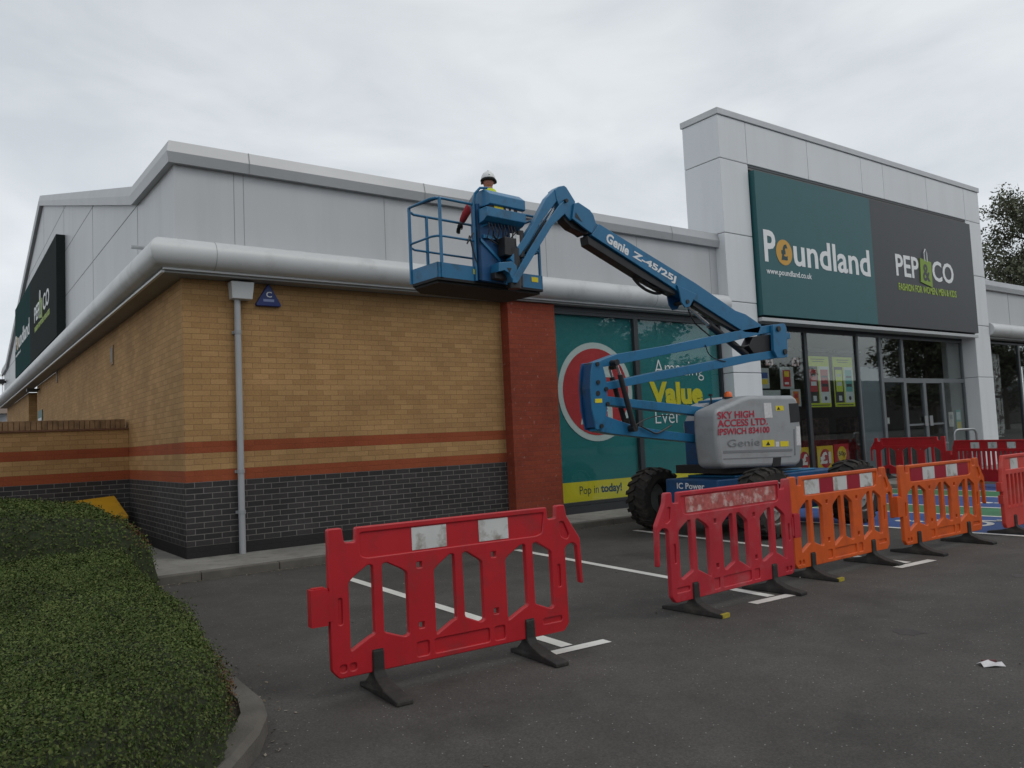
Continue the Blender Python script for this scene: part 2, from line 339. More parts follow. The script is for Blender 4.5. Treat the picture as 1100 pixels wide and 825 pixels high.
M_bpink = mat('faded_red_barrier_plastic', (.58, .05, .035), .5, var=.12, scale=3, dirt=(.60, .14, .11), dscale=5, dlo=.5, dhi=.75, bump=.1, bscale=30)
M_rwhite = mat('white_reflective', (.62, .63, .61), .35, var=.06, scale=9, dirt=(.30, .26, .22), dscale=7, dlo=.50, dhi=.66)
M_rred = mat('red_reflective', (.33, .012, .03), .35, var=.08)
M_scuff = mat('scuffed_residue', (.42, .10, .09), .7, var=.3, scale=25, dirt=(.60, .42, .38), dscale=9, dlo=.5, dhi=.62)
M_binyel = mat('yellow_bin_plastic', (.62, .33, .015), .5, var=.12, scale=3, dirt=(.3, .17, .03), dscale=8, dlo=.55, dhi=.7)
M_galv = mat('galvanised_steel', (.36, .37, .38), .35, metal=.6, var=.1)
M_skin = mat('skin', (.42, .17, .12), .5, var=.05)
M_hel = mat('white_helmet', (.78, .78, .76), .3)
M_hiviz = mat('hi_vis_yellow', (.62, .74, .03), .7)
M_greycl = mat('grey_cloth', (.20, .21, .23), .85, var=.15, scale=12)
M_redcl = mat('red_cloth', (.30, .02, .03), .85, var=.15, scale=12)
M_darkcl = mat('dark_cloth', (.03, .035, .05), .85, var=.15)
M_glove = mat('black_glove', (.02, .02, .02), .8)
M_bark = mat('bark', (.09, .07, .05), .9, var=.25, scale=6, bump=.6, bscale=20)
M_leafh = leaf_mat('hedge_leaf', (.036, .068, .014), (.074, .122, .028), (.12, .14, .045))
M_leafb = leaf_mat('brown_leaf', (.085, .04, .022), (.15, .085, .045))
M_leaft = leaf_mat('hazy_tree_leaf', (.07, .08, .05), (.17, .175, .115))  # leaf colours paled, distance haze is put into them
M_twig = mat('hedge_twig', (.026, .034, .013), .95, var=.4, scale=20)
M_glass = glass_mat('shop_glass', (.86, .88, .87), .9)
M_glasst = glass_mat('teal_window_glass', (.985, .99, .99), .55)
M_lamp = mat('light_board', (.62, .62, .6), .5)

# ------------------------------------------------------------------ text on surfaces
def text_mesh(s, bold=0.0):
    c = bpy.data.curves.new('t', 'FONT'); c.body = s; c.size = 1; c.offset = bold; c.resolution_u = 3; c.fill_mode = 'BOTH'
    o = bpy.data.objects.new('t', c); COL.objects.link(o)
    dg = bpy.context.evaluated_depsgraph_get(); dg.update()
    me = bpy.data.meshes.new_from_object(o.evaluated_get(dg))
    bpy.data.objects.remove(o); bpy.data.curves.remove(c)
    return me
def text(name, s, O, U, V, wd, ht, m, parent, bold=0.0, thick=0.0, slant=0.0):
    """letters fitted to a wd x ht box with its lower left corner at O, running along U, upright along V"""
    me = text_mesh(s, bold)
    n = len(me.vertices); co = np.empty(n * 3); me.vertices.foreach_get('co', co); co = co.reshape(-1, 3)
    mn = co[:, :2].min(0); mx = co[:, :2].max(0)
    a = (co[:, 0] - mn[0]) / (mx[0] - mn[0]) * wd; b = (co[:, 1] - mn[1]) / (mx[1] - mn[1]) * ht
    a = a + b * slant
    O = np.array(O, float); U = np.array(U, float); V = np.array(V, float); U /= np.linalg.norm(U); V /= np.linalg.norm(V)
    P = O + a[:, None] * U + b[:, None] * V
    me.vertices.foreach_set('co', P.reshape(-1)); me.update()
    if thick:
        Nn = np.cross(U, V); bm = bmesh.new(); bm.from_mesh(me)
        r = bmesh.ops.extrude_face_region(bm, geom=bm.faces[:]); vs = [g for g in r['geom'] if isinstance(g, bmesh.types.BMVert)]
        bmesh.ops.translate(bm, verts=vs, vec=Vector(-Nn * thick)); bmesh.ops.recalc_face_normals(bm, faces=bm.faces[:]); bm.to_mesh(me); bm.free()
    for p in me.polygons: p.use_smooth = False
    return obj(name, me, m, parent)
def disc(mb, cx, cz, r, y0, y1, n=40, sx=1.0):
    mb.prism([(cx + sx * r * math.cos(2 * math.pi * k / n), cz + r * math.sin(2 * math.pi * k / n)) for k in range(n)], y0, y1, 'xz')

# ================================================================== SETTING
g = MB(); g.add([(-400, -400, -.1), (400, -400, -.1), (400, 400, -.1), (-400, 400, -.1)], [(0, 1, 2, 3)]); struct('car_park_ground', g, M_asphalt)
# pavement round the building, with kerb
g = MB()
g.prism([(-1.05, -1.12), (14.35, -1.12), (14.35, -2.25), (60, -2.25), (60, .3), (0.2, .3), (.2, 3.6), (-.95, 3.6)], -.3, 0, 'xy')
pv = struct('pavement', g, M_pave, bevel=.008)
g = MB()
xx = -1.06
while xx < 14.2:
    x2 = min(xx + .915, 14.36); g.box(xx + .003, x2 - .003, -1.245, -1.123, -.3, -.004 + rnd.uniform(-.003, .003)); xx = x2
yy = -1.25
while xx < 40:
    g.box(xx + .003, xx + .912, -2.375, -2.253, -.3, -.004 + rnd.uniform(-.003, .003)); xx += .915
struct('pavement_kerb', g, M_kerb, bevel=.012)
# dark gutter dirt along the kerb foot
g = MB()
pts = []
for k in range(60):
    x = -1.0 + k * .26; pts.append((x, -1.247 - .05 - .05 * rnd.random()))
g.add([(x, y, -.0975) for x, y in pts] + [(x, -1.246, -.0975) for x, y in pts], [(i, i + 1, 61 + i, 60 + i) for i in range(59)])
struct('kerbside_dirt', g, mat('kerbside_grit', (.085, .075, .06), .95, var=.5, scale=18, dirt=(.3, .29, .26), dscale=60, dlo=.62, dhi=.68))
# planting bed kerb: line from the pavement, rounding in front of the camera
bed = [(-.93, -1.25), (-1.0, -3.2), (-1.10, -4.9), (-1.17, -6.05), (-1.185, -6.45), (-1.25, -6.72), (-1.38, -6.98), (-1.58, -7.26), (-1.86, -7.62), (-2.3, -8.1), (-3.0, -8.7), (-6, -10.5)]
def offset(pl, d):
    o = []
    for i, p in enumerate(pl):
        a = Vector(pl[max(i - 1, 0)]); b = Vector(pl[min(i + 1, len(pl) - 1)]); t = (b - a).normalized(); n = Vector((t.y, -t.x)); o.append(tuple(Vector(p) + n * d))
    return o
inn = offset(bed, .13)
g = MB(); v = []
for p, q in zip(bed, inn):
    v += [(p[0], p[1], -.3), (p[0] + 0, p[1], -.01), (p[0] * .8 + q[0] * .2, p[1] * .8 + q[1] * .2, .02), (q[0], q[1], .02), (q[0], q[1], -.3)]
f = []
for i in range(len(bed) - 1):
    for k in range(4): f.append((i * 5 + k, i * 5 + k + 1, i * 5 + k + 6, i * 5 + k + 5))
g.add(v, f); struct('planting_bed_kerb', g, M_kerb, smooth=True)
g = MB(); n = len(inn)
g.add([(x, y, -.02) for x, y in inn] + [(-6, -1.3, -.02), (-6, 3.6, -.02), (-.97, 3.6, -.02), (-.97, -1.3, -.02)], [tuple(range(n + 4))]); struct('planting_bed_soil', g, M_soil)

# stains and old spills on the tarmac
M_stain = mat('oil_stain_tarmac', (.038, .034, .031), .6, var=.3, scale=14, bump=.3)
for cx, cy, sr in ((2.80, -7.92, .09), (5.4, -7.6, .07)):
    g = MB(); nn_ = 22; g.add([(cx + sr * (1 + .35 * rnd.uniform(-1, 1)) * math.cos(6.283 * q / nn_) * 1.3, cy + sr * (1 + .35 * rnd.uniform(-1, 1)) * math.sin(6.283 * q / nn_), -.0985) for q in range(nn_)], [tuple(range(nn_))]); struct('oil_stain', g, M_stain)
# bay lines
def strip(mb, a, b, wd, z=-.096):
    a = Vector(a); b = Vector(b); t = (b - a).normalized(); nn = Vector((-t.y, t.x)) * wd / 2
    mb.add([(*(a + nn), z), (*(b + nn), z), (*(b - nn), z), (*(a - nn), z)], [(0, 1, 2, 3)])
g = MB()
for x0, x1, ys in ((1.07, .92, -2.5), (3.55, 3.2, -2.3), (5.9, 5.47, -2.1)):
    strip(g, (x0, ys), (x1, -6.51), .10)
    strip(g, (x1 - .34, -6.575), (x1 + .29, -6.605), .10, -.0955)
struct('parking_bay_lines', g, M_white)
BX = [8.02, 9.92, 11.12, 13.0, 14.2]
def quad(mb, x0, x1, y0, y1, z): mb.add([(x0, y0, z), (x1, y0, z), (x1, y1, z), (x0, y1, z)], [(0, 1, 2, 3)])
g = MB(); quad(g, BX[0], BX[1], -6.6, -1.3, -.0965); quad(g, BX[2], BX[3], -6.6, -1.3, -.0965); quad(g, BX[4], 16, -8, -2.5, -.0965); struct('blue_parking_bays', g, M_blue)
g = MB(); quad(g, BX[1], BX[2], -6.6, -1.3, -.0965); quad(g, BX[3], BX[4], -6.6, -1.3, -.0965); struct('green_access_strips', g, M_green)
g = MB()
for x in BX: strip(g, (x, -6.62), (x, -1.3), .10, -.093)
for x in (BX[0] + .55, BX[2] + .5): pass
def wheelchair(mb, cx, cy, s):
    # painted symbol lying on the bay, head towards the shop
    z = -.0925
    def ring(x, y, r, wd, a0, a1, n=26):
        vv = []; 
        for k in range(n + 1):
            a = a0 + (a1 - a0) * k / n; vv += [(cx + s * (x + (r - wd) * math.cos(a)), cy + s * (y + (r - wd) * math.sin(a)), z), (cx + s * (x + r * math.cos(a)), cy + s * (y + r * math.sin(a)), z)]
        mb.add(vv, [(2 * k, 2 * k + 1, 2 * k + 3, 2 * k + 2) for k in range(n)])
    ring(-.05, -.15, .36, .085, R(75), R(345)); ring(-.12, .62, .105, .105, 0, R(360))
    for a, b2 in (((-.1, .5), (-.05, -.02)), ((-.1, .32), (.2, .3)), ((-.06, .0), (.3, -.02)), ((.3, .02), (.42, -.42)), ((.4, -.42), (.56, -.36))):
        strip(mb, (cx + s * a[0], cy + s * a[1]), (cx + s * b2[0], cy + s * b2[1]), .1 * s, z)
wheelchair(g, 8.95, -5.3, 1.05); wheelchair(g, 12.0, -5.1, 1.05)
for k in range(5): strip(g, (BX[1] + .05, -6.3 + k * 1.1), (BX[2] - .05, -5.5 + k * 1.1), .0001, -.094)
struct('bay_symbols_and_lines', g, M_white)

# ================================================================== RETAIL BUILDING
B = thing('retail_building', 'grey clad retail unit with banded buff brick walls and tall white entrance portal', 'building', (0, 0, 0))
ZB = 3.655
g = MB()
# left side wall with door recess, front brick wall
g.box(0, .3, .3, 17.9, 0, ZB); g.box(.9, 1.2, 17.9, 20.6, 0, ZB); g.box(0, .3, 20.6, 30.2, 0, ZB); g.box(.3, 1.2, 17.6, 17.9, 0, ZB); g.box(.3, 1.2, 20.6, 20.9, 0, ZB)
g.box(0, 5.1, 0, .3, 0, ZB)
wall = obj('brick_wall', g, M_brick, B)
g = MB(); g.box(5.1, 6.10, -.21, .3, 0, ZB); obj('red_brick_pier', g, M_redbrick, B, bevel=.006)
# interior shell so that the glass shows a dark shop
g = MB(); g.box(5.1, 40, 6, 6.2, 0, 3.9); g.box(.3, 40, .35, 6, 3.72, 3.8); g.box(0.3, 40, .36, 6, -.05, .01)
obj('interior', g, M_dark, B)
# cladding, front
g = MB(); g.box(-.1, 10.62, -.1, .2, 3.9, 5.16); obj('front_cladding', g, M_clad, B)
for x in (.67, .80, 2.94, 6.07, 8.30, 10.4):
    g = MB(); g.box(x - .004, x + .004, -.1025, -.09, 3.9, 5.15); obj('panel_joint', g, M_joint2, B)
# cladding, gable side
gab = [(.2, 3.9), (.2, 5.16), (2.2, 5.22), (15.0, 8.62), (28.0, 5.22), (30.3, 5.16), (30.3, 3.9)]
g = MB(); g.prism(gab, -.1, .2, 'yz'); obj('gable_cladding', g, M_clad, B)
def zg(y): 
    for (a, za), (b, zb) in zip(gab[1:], gab[2:]):
        if a <= y <= b: return za + (zb - za) * (y - a) / (b - a)
    return 5.16
for y in (2.2, 6.4, 10.6, 14.8, 19, 23.2, 27.4):
    g = MB(); g.box(-.103, -.09, y - .006, y + .006, 3.9, zg(y)); obj('panel_joint', g, M_joint2, B)
for z in (5.2, 6.28, 7.34):
    ys = [y / 20 for y in range(20, 600) if zg(y / 20) > z + .01]
    if ys:
        g = MB(); g.box(-.1025, -.09, min(ys), max(ys), z - .006, z + .006); obj('panel_joint', g, M_joint, B)
# roof behind the parapets
g = MB(); g.add([(0, 2.2, 5.1), (36, 2.2, 5.1), (36, 15, 8.5), (0, 15, 8.5), (0, 28, 5.1), (36, 28, 5.1), (0, 0, 5.0), (36, 0, 5.0)], [(0, 1, 2, 3), (3, 2, 5, 4), (6, 7, 1, 0)]); obj('roof', g, M_cope, B)
# coping: profile (outward, height) swept along the front and the gable
prof = [(.0, .0), (.088, -.005), (.112, .13), (.075, .285), (-.25, .31), (-.25, .0)]
def sweep_gable(path, mb):
    v = []
    for y, z in path: v += [(-.1 - a, y, z + b) for a, b in prof]
    k = len(prof); f = []
    for i in range(len(path) - 1):
        for j in range(k): f.append((i * k + j, i * k + (j + 1) % k, (i + 1) * k + (j + 1) % k, (i + 1) * k + j))
    f += [tuple(range(k)), tuple(range((len(path) - 1) * k, len(path) * k))]
    mb.add(v, f)
g = MB()
v = []; k = len(prof)
# mitred corner shared by both runs
front = [[(-.1 - a, -.1 - a, 5.135 + b) for a, b in prof], [(10.62, -.1 - a, 5.135 + b) for a, b in prof]]
for ring in front: v += ring
f = [(j, (j + 1) % k, k + (j + 1) % k, k + j) for j in range(k)] + [tuple(range(k, 2 * k))]
g.add(v, f)
path = [(2.2, 5.20), (15, 8.60), (28.0, 5.20), (30.3, 5.135)]
v = [(-.1 - a, -.1 - a, 5.135 + b) for a, b in prof]
for y, z in path: v += [(-.1 - a, y, z + b) for a, b in prof]
f = []
for i in range(len(path)):
    for j in range(k): f.append((i * k + j, i * k + (j + 1) % k, (i + 1) * k + (j + 1) % k, (i + 1) * k + j))
g.add(v, f + [tuple(range(len(path) * k, (len(path) + 1) * k))])
cp = obj('roof_coping', g, M_cope, B)
for x in (.85, 3.6, 6.4, 9.2):
    g = MB(); g.add([(x + dx, -.1 - a * 1.02 - .002, 5.135 + b * 1.01) for dx in (0, .012) for a, b in prof[1:5]], [(j, j + 1, j + 5, j + 4) for j in range(3)])
    obj('coping_joint', g, M_joint2, cp)
# bullnose fascia tube along front and side, mitred at the corner
def tube_run(mb, cy, cz, r, xend, yend, n=28):
    v = []
    for k_ in range(n):
        a = 2 * math.pi * k_ / n; c_, s_ = math.cos(a) * r, math.sin(a) * r
        v += [(xend, cy - c_, cz + s_), (cy - c_, cy - c_, cz + s_), (cy - c_, yend, cz + s_)]
    f = []
    for k_ in range(n):
        j = (k_ + 1) % n; f += [(3 * k_, 3 * k_ + 1, 3 * j + 1, 3 * j), (3 * k_ + 1, 3 * k_ + 2, 3 * j + 2, 3 * j + 1)]
    f += [tuple(3 * k_ for k_ in range(n)), tuple(3 * k_ + 2 for k_ in range(n))]
    mb.add(v, f)
g = MB(); tube_run(g, -.29, 3.905, .19, 10.55, 30.0); tb = obj('rounded_fascia', g, M_tube, B, smooth=True)
for x in (.32, 4.4, 8.4): 
    g = MB(); v = [(x + d, -.29 - .1915 * math.cos(a), 3.905 + .1915 * math.sin(a)) for d in (0, .008) for a in [2 * math.pi * q / 28 for q in range(28)]]
    g.add(v, [(q, (q + 1) % 28, 28 + (q + 1) % 28, 28 + q) for q in range(28)])
    obj('fascia_joint', g, M_joint2, tb)
g = MB(); g.box(-.27, 10.6, -.27, -.0, ZB + .003, ZB + .06); g.box(-.27, 0, 0, 30, ZB + .003, ZB + .06); obj('soffit', g, M_soffit, B)
g = MB(); g.box(-.30, 10.58, -.31, -.273, ZB + .035, ZB + .075); g.box(-.31, -.273, -.27, 30, ZB - .0, ZB + .03); obj('soffit_trim', g, M_tube, B)
g = MB(); g.box(-.1, 10.6, -.1, .0, 3.72, 3.9); g.box(-.1, 0, .0, 30, 3.72, 3.9); obj('fascia_backing', g, M_soffit, B)
# small details of the side wall
for y, z in ((5.0, 3.02), (12.9, 3.35)):
    g = MB(); g.box(-.02, .0, y - .12, y + .12, z, z + .34); vt = obj('wall_vent', g, mat('vent_frame', (.30, .2, .11), .8), B)
    g = MB(); g.box(-.024, -.019, y - .07, y + .07, z + .04, z + .3); obj('grille', g, M_black, vt)
g = MB(); g.box(.86, .9, 18.1, 20.3, 0, 2.9); obj('side_door', g, mat('dark_door', (.05, .05, .055), .5), B)
g = MB(); g.tube([(-.1, 1.45, 4.36), (-.34, 1.45, 4.36)], .028, 8); obj('overflow_pipe', g, M_tube, B, smooth=True)
# rainwater pipe with hopper
g = MB(); g.tube([(.69, -.075, -.0), (.69, -.075, 3.42)], .043, 14); dp = obj('downpipe', g, mat('grey_pipe', (.40, .41, .42), .45, var=.06), B, smooth=True)
g = MB(); g.add([(.58, -.20, 3.63), (.91 - .02, -.20, 3.63), (.89, -.02, 3.63), (.58, -.02, 3.63), (.60, -.17, 3.40), (.87, -.17, 3.40), (.87, -.02, 3.40), (.60, -.02, 3.40)], [(0, 1, 2, 3), (4, 7, 6, 5), (0, 4, 5, 1), (1, 5, 6, 2), (2, 6, 7, 3), (3, 7, 4, 0)])
obj('hopper', g, M_tube, dp, bevel=.008)
for z in (2.93, 1.06, .52):
    g = MB(); g.tube([(.69, -.075, z), (.69, -.075, z + .05)], .050, 14); g.box(.63, .75, -.03, -.001, z + .005, z + .045); obj('bracket', g, mat('grey_bracket', (.34, .35, .36), .5), dp)

# portal
YF = -.35
def jointed(mb, x0, x1, y0, y1, z0, z1, cuts, ax, gap=.012):
    c = [z0 if ax == 'z' else x0] + list(cuts) + [z1 if ax == 'z' else x1]
    for i in range(len(c) - 1):
        a = c[i] + (gap / 2 if i else 0); b = c[i + 1] - (gap / 2 if i < len(c) - 2 else 0)
        if ax == 'z': mb.box(x0, x1, y0, y1, a, b)
        else: mb.box(a, b, y0, y1, z0, z1)
for x0, x1 in ((10.62, 11.53), (21.28, 22.20)):
    g = MB(); jointed(g, x0, x1, YF, .62, 0, 7.0, (2.5, 3.98, 5.42), 'z'); obj('portal_column', g, M_panel, B, bevel=.012)
    g = MB(); g.box(x0 + .02, x1 - .02, YF + .02, .60, .02, 6.99); obj('column_core', g, M_joint, B)
g = MB(); jointed(g, 10.62, 22.20, YF, .62, 7.012, 7.93, (11.53, 13.75, 16.0, 17.0, 19.17, 21.30), 'x'); obj('portal_lintel', g, M_panel, B, bevel=.012)
g = MB(); g.box(10.64, 22.18, YF + .02, .6, 6.96, 7.92); obj('lintel_core', g, M_joint, B)
g = MB(); g.box(10.59, 22.23, YF - .03, .65, 7.935, 8.07); obj('portal_coping', g, mat('portal_coping_metal', (.52, .53, .54), .4, metal=.2, var=.05), B, bevel=.008)
g = MB(); g.box(11.53, 21.28, -.18, .1, 3.72, 6.96); g.box(11.53, 21.28, YF + .03, -.1, 6.90, 6.955); obj('sign_backing', g, mat('sign_recess', (.16, .16, .155), .7), B)
g = MB(); g.box(11.55, 21.26, YF - .10, -.1, 3.60, 3.68); obj('canopy_trim', g, mat('canopy_metal', (.50, .51, .51), .35, metal=.3), B, bevel=.006)
g = MB(); g.box(11.53, 21.28, -.2, .1, 3.62, 3.72); g.box(11.53, 21.28, .02, .1, 3.56, 3.62); obj('head_frame', g, M_frame, B)

# main sign over the entrance
def shop_sign(name, label, O, U, length, hgt, thick, mt=None, mc=None):
    mt = mt or M_teal; mc = mc or M_char
    """O: lower left front corner, U: reading direction; V up; front normal = U x V"""
    U = Vector(U); V = Vector((0, 0, 1)); Nn = U.cross(V)
    e = thing(name, label, 'shop sign', tuple(O))
    def Mx(): 
        m = Matrix.Identity(4)
        for i, a in enumerate((U, V, Nn)):
            for j in range(3): m[j][i] = a[j]
        for j in range(3): m[j][3] = O[j]
        return m
    W = Mx(); sp = length * .462
    g = MB(); g.box(0, sp, 0, hgt, -thick, 0, W); obj('teal_panel', g, mt, e)
    g = MB(); g.box(sp, length, 0, hgt, -thick, 0, W); obj('charcoal_panel', g, mc, e)
    def T(s, x, y, w_, h_, m, bold=.02, nm='lettering', d=.006):
        o = W @ Vector((x, y, d)); text(nm, s, o, U, V, w_, h_, m, e, bold, thick=d - .002)
    k = length / 9.62; q = hgt / 3.13
    T('P', .17 * k, 1.16 * q, .40 * k, .70 * q, M_letter, .022)
    T('undland', 1.20 * k, 1.155 * q, 3.06 * k, .66 * q, M_letter, .018)
    g = MB(); n = 36; g.add([tuple(W @ Vector((.86 * k + .285 * k * math.cos(2 * math.pi * i / n), 1.42 * q + .285 * q * math.sin(2 * math.pi * i / n), d))) for d in (0.002, .006) for i in range(n)], [tuple(range(n)), tuple(range(n, 2 * n))] + [(i, (i + 1) % n, n + (i + 1) % n, n + i) for i in range(n)])
    obj('gold_coin', g, M_gold, e)
    o = W @ Vector((.745 * k, 1.24 * q, .009)); text('pound_symbol', '£', o, U, V, .24 * k, .37 * q, M_tealdk, e, .05)
    T('www.poundland.co.uk', .20 * k, .86 * q, 1.62 * k, .17 * q, M_letter, .01, 'web_address', .006)
    T('PEP', 5.46 * k, 1.30 * q, 1.12 * k, .56 * q, M_letter, .018); T('CO', 7.28 * k, 1.30 * q, 1.15 * k, .56 * q, M_letter, .018)
    g = MB(); g.prism([(6.62 * k, 1.22 * q), (7.2 * k, 1.12 * q), (7.2 * k, 1.80 * q), (6.66 * k, 1.86 * q)], 0, 0, 'xy'); 
    me = MB(); pl = [(6.62 * k, 1.22 * q), (7.2 * k, 1.12 * q), (7.22 * k, 1.80 * q), (6.66 * k, 1.86 * q)]
    me.add([tuple(W @ Vector((x, y, d))) for d in (.002, .022) for x, y in pl], [(0, 1, 2, 3), (4, 5, 6, 7), (0, 1, 5, 4), (1, 2, 6, 5), (2, 3, 7, 6), (3, 0, 4, 7)])
    tg = obj('green_bag', me, mat('bag_green', (.24, .37, .04), .5), e)
    o = W @ Vector((6.74 * k, 1.26 * q, .026)); text('ampersand', '&', o, U, V, .36 * k, .46 * q, M_char, tg, .02)
    me = MB(); hp = [(6.88, 1.80), (6.86, 2.02), (6.93, 2.12), (7.0, 2.02), (7.0, 1.78)]; me.tube([tuple(W @ Vector((x * k, y * q, .03))) for x, y in hp], .014, 6); obj('bag_handle', me, M_letter, tg)
    T('FASHION FOR WOMEN, MEN & KIDS', 5.52 * k, .90 * q, 2.98 * k, .22 * q, M_lime, .022, 'strapline', .006)
    return e
shop_sign('shop_sign', 'wide teal and charcoal shop sign over the glazed entrance of the white portal', (11.57, YF - .12, 3.73), (1, 0, 0), 9.67, 3.12, .24)
shop_sign('shop_sign', 'shade-darkened teal shop sign high on the grey gable side wall, seen at a steep angle', (-.29, 21.9, 4.25), (0, -1, 0), 11.5, 2.42, .185, mat('shaded_teal_face', (.012, .055, .055), .9, spec=.08, var=.06), mat('shaded_charcoal_face', (.028, .034, .034), .9, spec=.08, var=.06))  # matte copies of the sign colours, darkened to hold the side's shade

# left shop windows
def window_unit(parent, x0, x1, z0, z1, y, fw=.055, glass=M_glass, frame=M_frame):
    g = MB(); g.box(x0, x0 + fw, y - .04, y + .04, z0, z1); g.box(x1 - fw, x1, y - .04, y + .04, z0, z1)
    g.box(x0 + fw, x1 - fw, y - .04, y + .04, z0, z0 + fw); g.box(x0 + fw, x1 - fw, y - .04, y + .04, z1 - fw, z1)
    f = obj('window', g, frame, parent)
    g = MB(); g.box(x0 + fw, x1 - fw, y - .006, y + .006, z0 + fw, z1 - fw); obj('pane', g, glass, f)
    return f
WY = -.06
g = MB(); g.box(6.10, 10.62, WY - .06, .25, .0, .135); obj('window_plinth', g, M_frame, B); g = MB(); g.box(6.10, 10.62, WY - .05, .2, 3.57, ZB); obj('window_head', g, M_frame, B)
w1 = window_unit(B, 6.10, 8.16, .14, 3.57, WY, glass=M_glasst); w2 = window_unit(B, 8.16, 10.60, .14, 3.57, WY, glass=M_glasst)
g = MB(); g.box(6.15, 8.11, -.02, .0, .19, 3.52); obj('teal_vinyl', g, M_vinyl, w1); g = MB(); g.box(8.21, 10.55, -.02, .0, .19, 3.52); obj('teal_vinyl', g, M_vinyl, w2)
g = MB(); disc(g, 7.14, 2.14, .90, -.030, -.0225, 56); obj('pale_ring', g, M_mint, w1)
g = MB(); disc(g, 7.14, 2.14, .79, -.036, -.031, 56); obj('red_disc', g, M_redv, w1)
text('pound_symbol', '£', (6.72, -.040, 1.55), (1, 0, 0), (0, 0, 1), .84, 1.17, M_mint, w1, .06)
text('band_lettering', 'EVERYTHING', (7.38, -.041, 1.50), (0, 0, 1), (-1, 0, 0), .9, .12, M_redv, w1, .04)
g = MB(); g.box(6.15, 8.11, -.030, -.0225, .19, .54); obj('yellow_band', g, M_yel, w1)
text('window_lettering', 'Pop in', (6.62, -.033, .27), (1, 0, 0), (0, 0, 1), .45, .19, M_tealdk, w1, .0)
text('window_lettering', 'today!', (7.12, -.033, .27), (1, 0, 0), (0, 0, 1), .52, .20, M_tealdk, w1, .035)
g = MB(); g.box(8.21, 10.55, -.030, -.0225, .19, .54); obj('yellow_band', g, M_yel, w2)
text('window_lettering', 'Amazing', (8.66, -.030, 2.36), (1, 0, 0), (0, 0, 1), 1.42, .40, M_letter, w2, -.012)
text('window_lettering', 'Value', (8.50, -.030, 1.88), (1, 0, 0), (0, 0, 1), 1.52, .45, M_yel, w2, .05)
text('window_lettering', 'Ever', (8.62, -.030, 1.52), (1, 0, 0), (0, 0, 1), .70, .28, M_letter, w2, -.012)

# entrance glazing
GY = .06
gl = [(11.55, 13.73, 0.05), (13.73, 15.86, .05), (16.92, 17.98, 2.42), (17.98, 21.26, 2.42)]
window_unit(B, 11.55, 13.73, .05, 3.56, GY); window_unit(B, 13.73, 15.86, .05, 3.56, GY)
f3 = window_unit(B, 15.86, 16.92, .05, 3.56, GY, frame=M_frame2)
g = MB(); g.box(15.92, 16.86, GY + .02, GY + .03, .1, 2.75); obj('frosted_panel', g, mat('frosted_blue_grey', (.17, .21, .25), .5, var=.05), f3)
window_unit(B, 16.92, 17.98, 2.42, 3.56, GY, frame=M_frame2); window_unit(B, 17.98, 21.26, 2.42, 3.56, GY, frame=M_frame2)
window_unit(B, 16.92, 17.98, .05, 2.42, GY, frame=M_frame2); wr = window_unit(B, 19.98, 21.26, .05, 2.42, GY, frame=M_frame2)
for a, b in ((17.98, 18.98), (18.98, 19.98)):
    d = window_unit(B, a, b, .03, 2.42, GY, fw=.07, frame=M_frame2); d.name = 'entrance_door'
    hx = b - .16 if a < 18.5 else a + .10
    g = MB(); g.box(hx, hx + .16, GY - .065, GY - .05, 1.20, 1.47); obj('push_plate', g, M_galv, d)
    g = MB(); g.box(a + .07, b - .07, GY - .03, GY + .03, 1.22, 1.27); obj('rail', g, M_frame2, d)
g = MB(); g.box(11.5, 21.3, GY - .1, .25, 0, .05); obj('threshold', g, M_frame2, B)
# ceiling lights inside the shop
for k in range(6):
    g = MB(); g.box(12.4 + k * 1.7, 13.6 + k * 1.7, 2.6, 2.75, 3.5, 3.55); obj('ceiling_lamp', g, M_lamp, B)
g = MB()
for x in (12.4, 14.6, 17.0, 19.6): g.box(x, x + 1.3, 2.5, 3.1, 0, 1.5); g.box(x + .1, x + 1.2, 2.45, 3.15, 1.5, 1.55)
obj('shelving', g, mat('shelf_goods', (.09, .05, .045), .7, var=.9, scale=9), B)

# posters behind the entrance glass
PY = .09
def poster(label, x0, x1, z0, z1, build, group=None):
    e = thing('window_poster', label, 'poster', ((x0 + x1) / 2, PY, z0), group=group)
    g = MB(); g.box(x0, x1, PY - .0, PY + .012, z0, z1); obj('backing', g, build[0], e)
    for ii, item in enumerate(build[1]):
        dy = .0007 * ii
        if item[0] == 'b':
            _, a, b, c, d, m = item; q = MB(); q.box(x0 + a * (x1 - x0), x0 + b * (x1 - x0), PY - .003 - dy, PY - .0005, z0 + c * (z1 - z0), z0 + d * (z1 - z0)); obj('printed_panel', q, m, e)
        elif item[0] == 'd':
            _, a, c, r, m = item; q = MB(); disc(q, x0 + a * (x1 - x0), z0 + c * (z1 - z0), r, PY - .003 - dy, PY - .0005, 28); obj('printed_disc', q, m, e)
        else:
            _, s, a, b, c, d, m, bo = item; text('lettering', s, (x0 + a * (x1 - x0), PY - .004 - dy, z0 + c * (z1 - z0)), (1, 0, 0), (0, 0, 1), (b - a) * (x1 - x0), (d - c) * (z1 - z0), m, e, bo)
    return e
M_plime = mat('poster_lime', (.55, .65, .03), .5); M_pblack = mat('poster_black', (.03, .03, .035), .5); M_ppale = mat('poster_pale', (.62, .66, .70), .5); M_pred = mat('poster_red', (.42, .02, .03), .5); M_pgrey = mat('poster_grey', (.42, .45, .46), .5); M_pyel = mat('poster_yellow', (.68, .52, .03), .5)
M_pmint = mat('poster_mint', (.12, .42, .40), .5); M_por = mat('poster_orange', (.60, .17, .02), .5); M_pblu = mat('poster_blue', (.03, .08, .28), .5)
